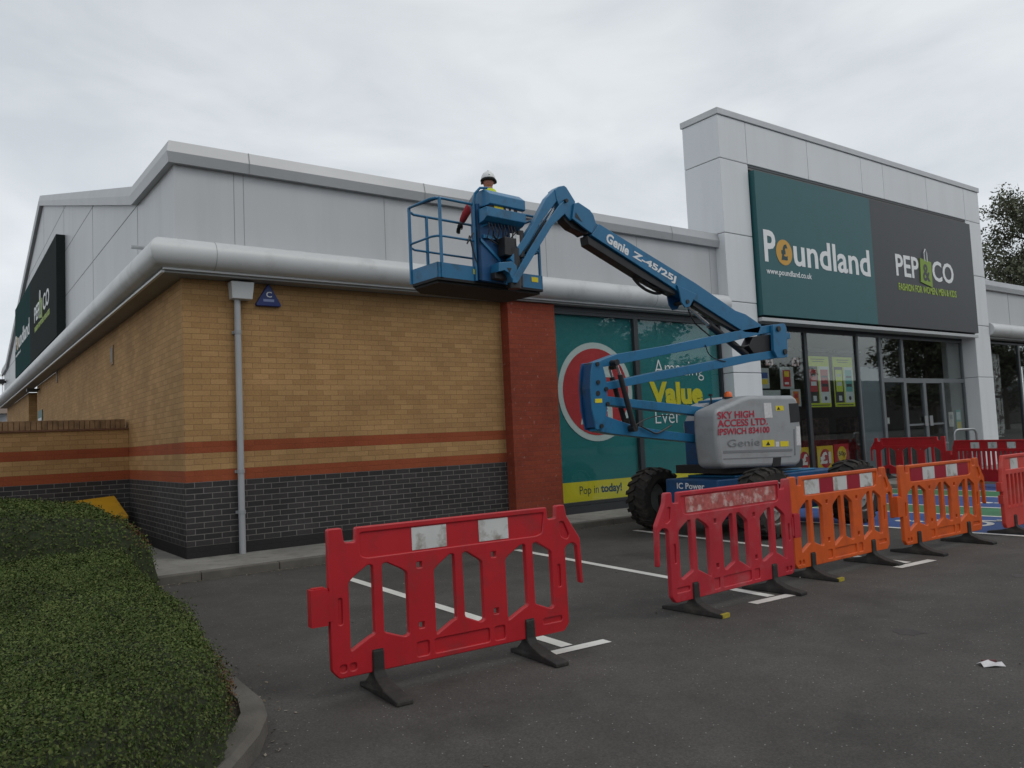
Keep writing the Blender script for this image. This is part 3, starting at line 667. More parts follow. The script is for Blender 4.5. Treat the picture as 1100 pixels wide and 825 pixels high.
def tall(label, x0, x1, c):
    items = [('b', .04, .47, .08, .80, M_pblack), ('b', .53, .97, .08, .80, M_ppale), ('b', .10, .42, .30, .74, c[0]), ('b', .58, .92, .30, .74, c[1]), ('b', .14, .38, .42, .50, M_ppale), ('b', .16, .36, .60, .66, c[2]), ('b', .2, .34, .12, .22, M_ppale), ('d', .76, .17, .05, M_pblack),
             ('b', .62, .88, .40, .46, M_pblack), ('b', .62, .88, .58, .62, M_pblack), ('b', .2, .8, .935, .945, M_pblack), ('b', .25, .75, .89, .90, M_pblack), ('b', .1, .9, .03, .045, M_pblack)]
    poster(label, x0, x1, 1.77, 2.97, (M_plime, items))
tall('lime framed poster with red pictures, left of the tall pair in the entrance window', 13.80, 14.70, (M_pred, M_pred, M_pblack))
tall('lime framed poster with mint stripe, right of the tall pair in the entrance window', 14.86, 15.70, (M_plime, M_pmint, M_pgrey))
poster('yellow and red poster reading £1 low in the entrance window', 13.98, 14.62, .30, .86, (M_pyel, [('d', .5, .48, .22, M_pred), ('t', '£1', .15, .85, .25, .75, M_wtxt, .05)]))
poster('red poster with a yellow 50p disc low in the entrance window', 14.66, 15.28, .30, .88, (M_pred, [('d', .52, .58, .185, M_pyel), ('t', '50p', .28, .76, .46, .70, M_pblack, .03), ('b', .7, .9, .06, .12, M_wsticker)]))
poster('partly hidden yellow poster with a £ sign beside the platform machine cowl', 13.2, 13.66, .35, .86, (M_pyel, [('d', .6, .42, .2, M_pred), ('t', '£', .4, .85, .2, .7, M_wtxt, .05)]))
poster('grey card with blue and yellow product picture beside the white column', 12.0, 12.38, 2.21, 2.66, (M_pgrey, [('b', .15, .85, .50, .78, M_pblu), ('b', .15, .85, .2, .45, M_pyel)]))
poster('grey card with red product picture hanging in the first entrance window', 12.78, 13.28, 2.20, 2.70, (M_pgrey, [('b', .2, .75, .1, .85, M_pred), ('b', .3, .65, .55, .8, M_pyel), ('b', .3, .6, .2, .3, M_ppale)]))
poster('grey card with orange picture at the right mullion of the first entrance window', 13.12, 13.5, 1.80, 2.19, (M_pgrey, [('b', .25, .8, .1, .88, M_por), ('b', .35, .7, .5, .75, M_pred)]))
poster('plain grey card lowest beside the white column', 12.08, 12.75, 1.85, 2.17, (M_pgrey, [('b', .2, .7, .3, .6, M_pblack)]))
poster('white notice on the glass right of the entrance doors', 20.30, 20.58, 1.14, 1.55, (M_wsticker, [('b', .2, .8, .5, .8, M_pgrey)]))
poster('pale green and yellow notice on the glass by the right portal column', 20.72, 21.0, 1.05, 1.60, (M_pmint, [('b', .1, .9, .05, .4, M_pyel), ('b', .1, .9, .5, .9, M_ppale)]))
poster('small white oval sticker on the glass left of the entrance doors', 17.10, 17.22, 1.30, 1.46, (M_wsticker, [('d', .5, .5, .05, M_wtxt)]))
for x, lb in ((12.28, 'left'), (13.24, 'right')):
    e = tag(text('price_sign', '£1', (x, PY - .004, 2.72), (1, 0, 0), (0, 0, 1), .27, .2, mat('price_pink', (.62, .42, .42), .5), None, .05, thick=.01), 'hanging £1 price letters, the %s one of two in the first entrance window' % lb, 'price sign', 'hanging price letters')

# alarm box
e = thing('alarm_box', 'small blue triangular alarm box on the brick wall beside the hopper', 'alarm box', (1.13, -.06, 3.35))
g = MB(); g.prism([(.955, 3.34), (1.30, 3.34), (1.30, 3.37), (1.145, 3.64), (1.115, 3.64), (.955, 3.37)], -.07, -.002, 'xz'); obj('case', g, mat('alarm_blue', (.012, .03, .16), .35), e, bevel=.01)
text('lettering', 'C', (1.09, -.074, 3.46), (1, 0, 0), (0, 0, 1), .08, .08, M_wtxt, e, .02)
g = MB(); g.box(1.05, 1.2, -.073, -.071, 3.40, 3.435); obj('white_strip', g, mat('alarm_pale', (.25, .3, .5), .4), e)
e = thing('security_camera', 'small dark camera under the fascia above the side door recess', 'camera', (-.1, 17.6, 3.4))
g = MB(); g.box(-.35, -.05, 17.0, 17.2, 3.42, 3.52); obj('housing', g, M_black, e, bevel=.01); g = MB(); g.tube([(-.05, 17.1, 3.47), (.02, 17.1, 3.56)], .02, 6); obj('bracket', g, M_black, e)
e = thing('floodlight', 'small black lamp near the far end of the gable cladding', 'lamp', (-.1, 29.3, 4.7))
g = MB(); g.box(-.42, -.15, 29.1, 29.5, 4.68, 4.86); obj('lamp_head', g, M_black, e, bevel=.02); g = MB(); g.box(-.16, -.1, 29.25, 29.35, 4.72, 4.8); obj('bracket', g, M_black, e)
e = thing('wall_notice', 'green and white notice on the side wall before the door recess', 'notice', (0, 17.0, 2.0))
g = MB(); g.box(-.025, -.004, 16.3, 17.5, 2.05, 2.85); obj('board', g, mat('notice_green', (.02, .10, .08), .5), e); g = MB(); g.box(-.03, -.026, 16.45, 17.35, 2.15, 2.3); g.box(-.03, -.026, 16.45, 17.35, 2.5, 2.62); obj('printed_lines', g, M_wsticker, e)

# garden wall
e = thing('boundary_wall', 'low banded brick wall with soldier coping joining the side of the shop', 'wall', (-3, 3.65, 0))
g = MB(); g.box(-8, -.003, 3.65, 3.88, -.1, 1.80); obj('brickwork', g, M_brick, e)
g = MB()
x = -8.0
while x < -.08: g.box(x, x + .068, 3.625, 3.905, 1.825, 1.972 + rnd.uniform(-.003, .003)); x += .075
obj('soldier_coping', g, mat('coping_brick', (.25, .15, .075), .9, var=.35, scale=8), e, bevel=.004)
g = MB(); g.box(-8, -.004, 3.615, 3.915, 1.80, 1.825); obj('tile_course', g, mat('tile_red', (.15, .07, .04), .9, var=.2), e)

# grit bin
e = thing('grit_bin', 'yellow plastic grit bin whose lid shows above the hedge in the wall corner', 'grit bin', (-.65, 3.1, 0), 0)
g = MB(); g.add([(-1.0, 2.97, -.02), (-.28, 2.97, -.02), (-.32, 3.5, -.02), (-1.0, 3.5, -.02), (-1.1, 2.90, .36), (-.22, 2.90, .36), (-.28, 3.5, .58), (-1.1, 3.5, .58)], [(0, 1, 2, 3), (4, 5, 6, 7), (0, 1, 5, 4), (1, 2, 6, 5), (2, 3, 7, 6), (3, 0, 4, 7)]); obj('bin_body', g, M_binyel, e, bevel=.02)
g = MB(); g.add([(-1.15, 2.84, .36), (-.16, 2.84, .38), (-.24, 3.55, .68), (-1.15, 3.55, .62), (-1.15, 2.84, .41), (-.16, 2.84, .43), (-.24, 3.55, .73), (-1.15, 3.55, .67)], [(0, 3, 2, 1), (4, 5, 6, 7), (0, 1, 5, 4), (1, 2, 6, 5), (2, 3, 7, 6), (3, 0, 4, 7)]); obj('bin_lid', g, M_binyel, e, bevel=.015)

# neighbouring unit to the right
NB = thing('neighbouring_unit', 'lower grey clad shop unit beyond the portal, right edge of the photo', 'building', (22.3, 0, 0))
g = MB(); g.box(22.25, 40, -.1, .2, 3.9, 5.16); obj('cladding', g, M_clad, NB)
g = MB(); g.add([(x, -.1 - a, 5.135 + b) for x in (22.22, 40) for a, b in prof], [(j, (j + 1) % k, k + (j + 1) % k, k + j) for j in range(k)]); obj('roof_coping', g, M_cope, NB)
g = MB(); g.tube([(22.22, -.29, 3.905), (40, -.29, 3.905)], .19, 28); obj('rounded_fascia', g, M_tube, NB, smooth=True)
g = MB(); g.box(24.2, 24.21, -.103, -.09, 3.9, 5.15); obj('panel_joint', g, M_joint, NB)
g = MB(); g.box(22.22, 40, -.27, 0, ZB, ZB + .07); obj('soffit', g, M_soffit, NB)
for i in range(6): window_unit(NB, 22.3 + i * 2.5, 24.8 + i * 2.5, .12, 3.6, 0.0)
g = MB(); g.box(22.2, 40, -.06, .25, 0, .12); obj('plinth', g, M_frame, NB)
M_pp = mat('poster_print', (.45, .45, .46), .6, var=.1, dirt=(.05, .03, .035), dscale=4.5, dlo=.47, dhi=.55)
for z0, z1, lb in ((2.0, 3.25, 'upper black and white poster in the window right of the portal'), (.75, 1.92, 'lower black and white poster in the window right of the portal')):
    e = thing('window_poster', lb, 'poster', (23.2, .05, z0)); g = MB(); g.box(22.55, 23.6, .05, .06, z0, z1); obj('sheet', g, M_pp, e)
    g = MB(); g.box(22.65, 23.5, .043, .049, z0 + .06, z0 + .09); obj('printed_line', g, M_pblack, e)
e = thing('window_poster', 'white poster cut by the right edge of the photo in the far window', 'poster', (25.4, .05, 1.7)); g = MB(); g.box(25.2, 26.2, .05, .06, 1.7, 2.9); obj('sheet', g, M_pp, e)

# things behind the camera that the shop glass reflects
e = thing('retail_building', 'long low grey retail shed across the car park', 'building', (60, -62, 0))
g = MB(); g.box(-30, 190, -80, -62, 0, 6.6); obj('wall', g, mat('shed_wall', (.07, .06, .055), .8, var=.2, scale=.3), e); g = MB(); g.box(-30.2, 190.2, -80.2, -61.8, 6.6, 8.3); obj('roof_fascia', g, mat('shed_fascia', (.09, .10, .10), .6), e)

# ================================================================== TREES
def leaf_cloud(centres, n, size, rad, seed, up=.3):
    """n leaf quads scattered round cluster centres -> (verts, faces) arrays"""
    r = np.random.default_rng(seed); C_ = np.array(centres)
    idx = r.integers(0, len(C_), n); d = r.normal(size=(n, 3)); d /= np.linalg.norm(d, axis=1)[:, None]
    P = C_[idx] + d * (rad * r.random((n, 1)) ** .45) * np.array([1, 1, .75])
    return quads(P, size, r, up)
def quads(P, size, r, up=.3, nrm=None):
    n = len(P); a = r.normal(size=(n, 3))
    if nrm is not None: a = nrm + a * .75
    else: a[:, 2] += up
    a /= np.linalg.norm(a, axis=1)[:, None]
    b = np.cross(a, r.normal(size=(n, 3))); b /= np.linalg.norm(b, axis=1)[:, None]; c = np.cross(a, b)
    s = size * (.6 + .8 * r.random((n, 1)))
    V = np.stack([P - b * s, P - c * s * .5, P + b * s, P + c * s * .5], 1).reshape(-1, 3)
    return V
def quad_mesh(name, V):
    n = len(V) // 4; me = bpy.data.meshes.new(name); me.vertices.add(len(V)); me.vertices.foreach_set('co', V.reshape(-1))
    me.loops.add(n * 4); me.loops.foreach_set('vertex_index', np.arange(n * 4, dtype=np.int32)); me.polygons.add(n)
    me.polygons.foreach_set('loop_start', np.arange(0, n * 4, 4, dtype=np.int32)); me.update(calc_edges=True); me.validate(); return me
def tree(x, y, h, cr_, seed, label, leaves=16000, size=.11, base=.28, group='trees beside the shop', crad=.75):
    r = random.Random(seed)
    e = thing('tree', label, 'tree', (x, y, -.1), group=group)
    g = MB(); g.tube([(x, y, -.1), (x + .1, y, h * .25), (x - .05, y + .1, h * .55), (x + .1, y, h * .9)], [h * .022, h * .017, h * .011, h * .003], 10); tr = obj('trunk', g, M_bark, e, smooth=True)
    g = MB(); cl = []
    for i in range(26):
        t = base + (1 - base) * r.random() ** .8; z0 = h * t * .86; a = r.random() * 6.28; ln = cr_ * (1.15 - .65 * abs(t - .5)) * (.45 + .6 * r.random()); rise = ln * (.35 + .5 * r.random())
        p0 = Vector((x, y, z0)); p1 = p0 + Vector((math.cos(a) * ln * .5, math.sin(a) * ln * .5, rise * .6)); p2 = p0 + Vector((math.cos(a + .2) * ln, math.sin(a + .2) * ln, rise))
        g.tube([p0, p1, p2], [h * .0075, h * .005, h * .0015], 6); cl += [tuple(p2), tuple((p1 + p2) / 2), tuple(p1)]
        for k_ in range(3):
            q = p1.lerp(p2, r.random()) + Vector((r.uniform(-1, 1), r.uniform(-1, 1), r.uniform(-.3, 1))) * cr_ * .3; g.tube([p1.lerp(p2, .4), q], [h * .003, h * .001], 5); cl.append(tuple(q))
    obj('limbs', g, M_bark, tr)
    V = leaf_cloud(cl, leaves, size, crad, seed); obj('crown', quad_mesh('crown', V), M_leaft, e)
    return e
tree(42.3, 5.0, 12.6, 3.8, 3, 'tall thin leaved tree behind the neighbouring unit, nearest the white portal', 26000, .085)
tree(46.5, 2.0, 12.0, 4.0, 9, 'loose leafy tree behind the neighbouring unit at the right edge', 26000, .085)
for i, (x, y, h) in enumerate(((27, -33, 11.5), (33, -34, 13), (39.5, -36, 12.2), (47, -38, 9.5), (70, -50, 8), (84, -52, 9), (77, -29, 12.5), (84, -32, 13), (96, -30, 12))): tree(x, y, h, 3.9, 20 + i, 'leafy tree in the planting across the car park', 7000, .22, .15, 'trees across the car park', 1.1)

# ================================================================== HEDGES
def hedge(name, label, surf, n, seed, leaf, brown=None, core=None):
    """surf(u,v)->(point, normal); leaves lie just in and over the clipped surface"""
    r = np.random.default_rng(seed)
    U = r.random(n); Vv = r.random(n); P, Nn = surf(U, Vv); P = P + Nn * (r.random((n, 1)) ** 1.6 * -.10 + .02 + .018 * r.normal(size=(n, 1)))
    e = thing(name, label, 'hedge', (-3, -4 if seed == 1 else 1, 0))
    if core: obj('twigs', core, M_twig, e)
    bm_ = np.zeros(n, bool)
    if brown is not None:
        bm_ = (np.linalg.norm((P - np.array(brown[0])) / np.array(brown[1]), axis=1) < 1 + .4 * r.normal(size=n)) & (r.random(n) < .75)
    obj('foliage', quad_mesh('foliage', quads(P[~bm_], leaf, r, .3, Nn[~bm_])), M_leafh, e)
    if bm_.any(): tag(obj('dead_leaves', quad_mesh('dead', quads(P[bm_], leaf, r, .3, Nn[bm_])), M_leafb, e), 'patch of dead brown leaves')
    return e
def lump(x, y, s=1.0, ph=0):
    return (np.sin(x * 2.1 + ph) * np.cos(y * 1.7 + .5 + ph) * .025 + np.sin(x * 5.3 + y * 3.1) * .013 + np.sin(x * 11.7 - y * 9.3 + ph) * np.sin(x * 7.1 + y * 13.3) * .022 + np.sin(x * 27 + y * 8 + 2 * np.sin(y * 9)) * np.sin(y * 31 - x * 11) * .016) * s
def height_field(xr, outline, h, rr, ph, fall=None):
    """hedge top z over (x,y): clipped flat top rolling down at the outline (signed distance)"""
    def z(x, y):
        d = outline(x, y)                     # metres inside the outline
        t = np.clip(d / rr, 0, 1); z = h * (1 - (1 - t) ** 2.6) ** .5 if False else h * np.sqrt(np.clip(1 - (1 - t) ** 2.4, 0, 1))
        if fall is not None: z = z * fall(x, y)
        return np.maximum(z + lump(x, y, 1.0, ph) * np.clip(t * 2, 0, 1), -.02)
    return z
def field_surf(z, x0, x1, y0, y1):
    def s(u, v):
        # sample, weighting steep sides by taking several heights there
        x = x0 + (x1 - x0) * u; y = y0 + (y1 - y0) * v; e = .01
        zz = z(x, y); gx = (z(x + e, y) - z(x - e, y)) / (2 * e); gy = (z(x, y + e) - z(x, y - e)) / (2 * e)
        n = np.stack([-gx, -gy, np.ones_like(x)], 1); n /= np.linalg.norm(n, axis=1)[:, None]
        return np.stack([x, y, zz], 1), n
    return s
def make_field_hedge(name, label, zf, x0, x1, y0, y1, n, seed, leaf, brown=None):
    # mesh core a little under the leaves + area-weighted leaf samples
    r = np.random.default_rng(seed); nx = int((x1 - x0) / .04); ny = int((y1 - y0) / .04)
    X, Y = np.meshgrid(np.linspace(x0, x1, nx), np.linspace(y0, y1, ny)); Z = zf(X, Y)
    keep = Z > .0
    c = MB(); idx = -np.ones(X.shape, int); vv = []
    for j in range(ny):
        for i in range(nx): idx[j, i] = len(vv); vv.append((X[j, i], Y[j, i], max(Z[j, i] - .055, -.03)))
    ff = [(int(idx[j, i]), int(idx[j, i + 1]), int(idx[j + 1, i + 1]), int(idx[j + 1, i])) for j in range(ny - 1) for i in range(nx - 1) if keep[j, i] or keep[j + 1, i + 1] or keep[j, i + 1] or keep[j + 1, i]]
    me = bpy.data.meshes.new('twigs'); me.from_pydata(vv, [], ff); me.update()
    # rejection sampling by slope
    sx_, sy_ = r.random(n * 8) * (x1 - x0) + x0, r.random(n * 8) * (y1 - y0) + y0; e = .012
    z0 = zf(sx_, sy_); gx = (zf(sx_ + e, sy_) - zf(sx_ - e, sy_)) / (2 * e); gy = (zf(sx_, sy_ + e) - zf(sx_, sy_ - e)) / (2 * e)
    A = np.sqrt(1 + gx ** 2 + gy ** 2); dist = np.hypot(sx_ + 2.66, sy_ + 10.93); wgt = np.minimum(A, 7) / 7 * np.clip(3.2 / dist, .22, 1)
    ok = (r.random(n * 8) < wgt) & (z0 > .0); P = np.stack([sx_, sy_, z0], 1)[ok][:n]; Nn = (np.stack([-gx, -gy, np.ones_like(gx)], 1) / A[:, None])[ok][:n]
    # leaves at each sample get random depth; jitter along steep slopes fills the sides
    P = P + Nn * (-.075 * r.random((len(P), 1)) ** 1.5 + .015 + .014 * r.normal(size=(len(P), 1)))
    P[:, 2] += np.where(A[ok][:n] > 1.8, (r.random(len(P)) - .55) * np.minimum(A[ok][:n], 9) * .028, 0)
    sh = r.random(len(P)) < .012; P[:, 2] += sh * r.random(len(P)) * .05
    P[:, 2] = np.maximum(P[:, 2], -.05)
    en = thing(name, label, 'hedge', ((x0 + x1) / 2, (y0 + y1) / 2, 0)); obj('twigs', me, M_twig, en)
    d = np.hypot(P[:, 0] + 2.66, P[:, 1] + 10.93); sz = leaf * (1 + np.clip((d - 4) / 9, 0, 1.3))
    m_ = np.zeros(len(P), bool)
    if brown is not None:
        for bc, bs in brown: m_ |= (np.linalg.norm((P - np.array(bc)) / np.array(bs), axis=1) < 1 + .35 * r.normal(size=len(P))) & (r.random(len(P)) < .7)
    def Q(mask): 
        Pm = P[mask]; nn = Nn[mask]; n_ = len(Pm); a = nn + r.normal(size=(n_, 3)) * .7; a /= np.linalg.norm(a, axis=1)[:, None]
        b = np.cross(a, r.normal(size=(n_, 3))); b /= np.linalg.norm(b, axis=1)[:, None]; cc = np.cross(a, b); s = (sz[mask] * (.6 + .8 * r.random(n_)))[:, None]
        return np.stack([Pm - b * s, Pm - cc * s * .55, Pm + b * s, Pm + cc * s * .55], 1).reshape(-1, 3)
    obj('foliage', quad_mesh('foliage', Q(~m_)), M_leafh, en)
    if m_.any(): tag(obj('dead_leaves', quad_mesh('dead', Q(m_)), M_leafb, en), 'patch of dead brown leaves')
    return en
# right-hand edge of the front hedge follows the bed kerb
ex = [(-1.9, -1.02), (-3.2, -1.13), (-4.9, -1.25), (-6.3, -1.37), (-6.9, -1.50), (-7.4, -1.72), (-8.0, -2.15), (-8.6, -2.8), (-9.2, -3.8), (-11, -7)]
exy = np.array([p[0] for p in ex][::-1]); exx = np.array([p[1] for p in ex][::-1])
def d_front(x, y):
    edge = np.interp(y, exy, exx) + .03 * np.sin(y * 4.3) + .02 * np.sin(y * 11)
    return np.minimum(edge - x, np.minimum(-1.95 + .03 * np.sin(x * 5) - y, 30))
z_front = height_field(None, d_front, .44, .26, .3, lambda x, y: 1 + .0 * x)
make_field_hedge('clipped_hedge', 'broad low clipped hedge filling the bed in the left foreground', z_front, -5.2, -.95, -8.9, -1.7, 480000, 1, .0072, [((-1.42, -6.75, .2), (.13, .28, .14))])
def d_back(x, y):
    edge = -.62 - .10 * np.cos(y * 1.3) + .03 * np.sin(y * 6)
    return np.minimum(np.minimum(edge - x, y + 1.35 + .03 * np.sin(x * 4)), 2.75 - y)
z_back = height_field(None, d_back, .83, .42, 1.7, lambda x, y: np.clip(.80 + .2 * np.clip((-x - .75) / 1.1, 0, 1), 0, 1))
make_field_hedge('clipped_hedge', 'taller rounded hedge with a brown patch against the brick corner', z_back, -5.2, -.45, -1.45, 2.85, 170000, 2, .0085, [((-.76, -.95, .50), (.20, .34, .20)), ((-.66, -.35, .40), (.12, .25, .2))])

# ================================================================== BOOM LIFT
BL = thing('boom_lift', 'blue articulated boom lift with grey cowl parked before the teal windows', 'boom lift', (7.25, -3.2, -.1))
Yn, Yf = -3.45, -3.27       # near and far face of the arms
def arm(name, pts, y0, y1, m=M_blu, par=None, bev=.006):
    g = MB(); g.prism(pts, y0, y1, 'xz'); return obj(name, g, m, par or BL, bevel=bev)
def rod(name, a, b, y, r, m, par=None, n=12):
    g = MB(); g.tube([(a[0], y, a[1]), (b[0], y, b[1])], r, n); return obj(name, g, m, par or BL, smooth=True)
# chassis and wheels
g = MB(); g.box(5.88, 8.72, -3.75, -2.80, .14, .68); g.box(6.8, 7.8, -3.95, -2.5, .38, .62); ch = obj('chassis', g, M_bludk, BL, bevel=.02)
g = MB(); g.box(6.3, 8.2, -3.7, -2.85, .681, .71); obj('deck_plate', g, M_blu, ch, bevel=.01)
for y in (-3.68, -3.30): pass
text('lettering', 'IC Power', (5.876, -3.02, .545), (0, -1, 0), (0, 0, 1), .50, .085, M_wtxt, ch, .02)
text('lettering', '4 x 4', (5.876, -3.08, .43), (0, -1, 0), (0, 0, 1), .36, .085, M_wtxt, ch, .02)
for nm, yy in (('tow_eye', -3.0),): 
    g = MB(); g.box(5.80, 5.88, -3.05, -2.95, .1, .3); obj(nm, g, M_black, ch)
g = MB(); g.box(6.12, 6.38, -4.0, -2.4, .22, .42); g.box(8.17, 8.43, -4.0, -2.4, .22, .42); obj('axle', g, M_black, BL, bevel=.01)
def wheel_mesh():
    g = MB(); n = 60; R_ = .46; W_ = .18; prof_ = [(.24, -W_ * .8), (.30, -W_), (.40, -W_ * 1.02), (.435, -W_ * .8), (.435, W_ * .8), (.40, W_ * 1.02), (.30, W_), (.24, W_ * .8)]
    v = []; 
    for i in range(n):
        a = 2 * math.pi * i / n
        for r_, y_ in prof_: v.append((r_ * math.cos(a), y_, r_ * math.sin(a)))
    k_ = len(prof_); f = [(i * k_ + j, i * k_ + (j + 1) % k_, ((i + 1) % n) * k_ + (j + 1) % k_, ((i + 1) % n) * k_ + j) for i in range(n) for j in range(k_)]
    g.add(v, f)
    for i in range(20):        # chevron lugs, alternating sides
        for s in (-1, 1):
            a0 = 2 * math.pi * (i + (.5 if s > 0 else 0)) / 20; vv = []
            for (t, y_) in ((0, 0), (.10, .09 * s), (.17, .19 * s)):
                for da in (0, .13):
                    for rr_ in ((.425, R_ + .005) if abs(y_) < .18 else (.385, R_ - .02)):
                        vv.append((rr_ * math.cos(a0 + t + da), y_, rr_ * math.sin(a0 + t + da)))
            g.add(vv, [(0, 1, 5, 4), (2, 6, 7, 3), (1, 3, 7, 5), (4, 5, 9, 8), (6, 10, 11, 7), (5, 7, 11, 9), (0, 2, 3, 1), (8, 9, 11, 10)])
    return g
wm = None
for i, (x, y, s) in enumerate(((6.27, -4.20, -1), (6.27, -2.20, 1), (8.32, -4.20, -1), (8.32, -2.20, 1))):
    Mw = Matrix.Translation((x, y, .36))
    w_ = wheel_mesh(); ty = obj('wheel', w_, M_tyre, BL, M=Mw)
    g = MB(); g.tube([(0, s * .05, 0), (0, s * .10, 0)], .25, 28); g.tube([(0, s * .1, 0), (0, s * .17, 0)], .11, 18)
    for q in range(8): a = q * math.pi / 4; g.tube([(.17 * math.cos(a), s * .1, .17 * math.sin(a)), (.17 * math.cos(a), s * .125, .17 * math.sin(a))], .016, 6)
    v = []; n = 28
    for q in range(n):
        a = 2 * math.pi * q / n; v += [(.25 * math.cos(a), s * .05, .25 * math.sin(a)), (.285 * math.cos(a), s * .17, .285 * math.sin(a)), (.27 * math.cos(a), s * .175, .27 * math.sin(a)), (.235 * math.cos(a), s * .06, .235 * math.sin(a))]
    g.add(v, [(q * 4 + j, q * 4 + (j + 1) % 4, ((q + 1) % n) * 4 + (j + 1) % 4, ((q + 1) % n) * 4 + j) for q in range(n) for j in range(4)])
    obj('rim', g, M_rim, ty, M=Mw, smooth=True)
# turntable
g = MB(); g.tube([(7.0, -3.2, .64), (7.0, -3.2, .76)], .5, 30); g.box(6.2, 7.85, -3.72, -2.72, .74, .86); tt = obj('turntable', g, M_black, BL)
g = MB(); g.box(6.45, 7.75, -3.42, -2.70, .84, 1.50); g.box(6.1, 7.6, -3.72, -3.6, .84, 1.5); g.box(6.7, 7.9, -3.3, -2.7, .86, 1.6); obj('turntable_frame', g, M_bludk, BL, bevel=.01)  # shade from the arms is put into the frame's darker blue
g = MB(); g.box(6.41, 6.46, -3.30, -2.95, 1.16, 1.46); g.box(6.41, 6.46, -3.34, -3.1, .90, 1.02); obj('radiator_grille', g, M_black, BL)
# near cowl: rounded moulding
cv = [(5.743, 1.572), (5.794, 1.622), (5.891, 1.652), (6.349, 1.778), (6.492, 1.801), (7.467, 1.799), (7.573, 1.746), (7.615, 1.344), (7.611, 1.026), (7.554, 0.824), (7.450, 0.780), (5.878, 0.832), (5.771, 0.874), (5.737, 1.215)]
g = MB(); g.prism(cv, -3.90, -3.50, 'xz'); cw = obj('cowl', g, M_cover, BL, bevel=.055); cw.modifiers[0].segments = 4
for p in cw.data.polygons: p.use_smooth = True
cw.data.set_sharp_from_angle(angle=R(50))
def patch(name, px, m, par, y=-3.904, d=.006):
    g = MB(); g.prism(px, y, y + d, 'xz'); return obj(name, g, m, par)
patch('groove', [(5.854, 1.069), (7.357, 1.030), (7.353, 0.996), (5.850, 1.034)], M_coverdk, cw)
patch('groove', [(5.844, 0.967), (7.323, 0.928), (7.322, 0.915), (5.843, 0.955)], M_coverdk, cw)
patch('vent_recess', [(7.347, 1.679), (7.573, 1.684), (7.589, 1.412), (7.356, 1.404)], M_black, cw)
patch('latch_slot', [(7.418, 1.309), (7.447, 1.308), (7.426, 0.933), (7.395, 0.935)], M_coverdk, cw)
patch('white_label', [(6.767, 1.692), (6.934, 1.694), (6.950, 1.485), (6.776, 1.484)], M_wsticker, cw)
patch('white_label', [(7.487, 1.347), (7.572, 1.348), (7.569, 1.071), (7.464, 1.071)], M_wsticker, cw)
patch('warning_label', [(7.036, 1.650), (7.213, 1.650), (7.218, 1.581), (7.037, 1.581)], M_ysticker, cw)
patch('warning_label', [(6.685, 1.177), (6.954, 1.173), (6.952, 1.079), (6.686, 1.085)], M_ysticker, cw)
patch('warning_label', [(7.087, 1.147), (7.278, 1.143), (7.274, 1.068), (7.086, 1.072)], M_ysticker, cw)
patch('white_label', [(6.980, 1.145), (7.057, 1.143), (7.054, 1.075), (6.979, 1.075)], M_wsticker, cw)
patch('warning_triangle', [(6.756, 1.102), (6.809, 1.158), (6.853, 1.101)], M_black, cw, -3.9065, .003)
patch('warning_triangle', [(7.055, 1.593), (7.099, 1.636), (7.133, 1.594)], M_black, cw, -3.9065, .003)
patch('cowl_notch', [(6.904, 0.926), (7.084, 0.924), (7.057, 0.797), (6.869, 0.802)], M_black, cw)
def T2(s, p0, p1, top, nm, m, bold=.04):
    (x0, z0), (x1, z1) = p0, p1; text(nm, s, (x0, -3.907, z0), (x1 - x0, 0, z1 - z0), (0, 0, 1), math.hypot(x1 - x0, z1 - z0), top, m, cw, bold * .5)
T2('SKY HIGH', *[(5.774, 1.489), (6.541, 1.497)], .098, 'hire_lettering', M_redtxt)
T2('ACCESS LTD.', *[(5.767, 1.382), (6.828, 1.389)], .098, 'hire_lettering', M_redtxt)
T2('IPSWICH 834100', *[(5.765, 1.276), (6.858, 1.278)], .088, 'hire_lettering', M_redtxt)
T2('Genie', *[(5.943, 1.111), (6.622, 1.107)], .10, 'embossed_lettering', mat('embossed_grey', (.19, .20, .205), .5), .0)
# far cowl and its lid
g = MB(); g.prism([(6.88, .86), (6.84, 1.10), (6.80, 1.45), (6.95, 1.66), (7.3, 1.80), (7.95, 1.80), (7.95, .86)], -2.69, -2.35, 'xz'); fc = obj('cowl', g, M_cover, BL, bevel=.04)
g = MB(); g.add([(6.33, -3.12, 1.66), (6.85, -3.12, 1.80), (6.85, -2.85, 1.80), (6.33, -2.85, 1.66), (6.33, -3.12, 1.69), (6.85, -3.12, 1.83), (6.85, -2.85, 1.83), (6.33, -2.85, 1.69)], [(0, 3, 2, 1), (4, 5, 6, 7), (0, 1, 5, 4), (1, 2, 6, 5), (2, 3, 7, 6), (3, 0, 4, 7)]); obj('cowl_lid', g, mat('lid_pale', (.5, .51, .52), .5), fc)
g = MB(); g.box(6.55, 7.3, -3.5, -2.9, 1.48, 1.79); obj('hood', g, M_blu, BL, bevel=.02)
g = MB(); g.tube([(6.37, -3.62, 1.755), (6.37, -3.62, 1.80)], .06, 14); bc = obj('beacon_base', g, M_black, BL)
g = MB(); g.tube([(6.37, -3.62, 1.80), (6.37, -3.62, 1.85), (6.37, -3.62, 1.875)], [.055, .052, .03], 16); obj('beacon_lens', g, M_orange, bc, smooth=True)
g = MB(); g.tube([(6.52, -3.2, 1.5), (6.50, -3.2, 1.84)], .012, 6); g.tube([(6.50, -3.2, 1.84), (6.50, -3.2, 1.87)], .03, 8); obj('filler_cap', g, M_black, BL)
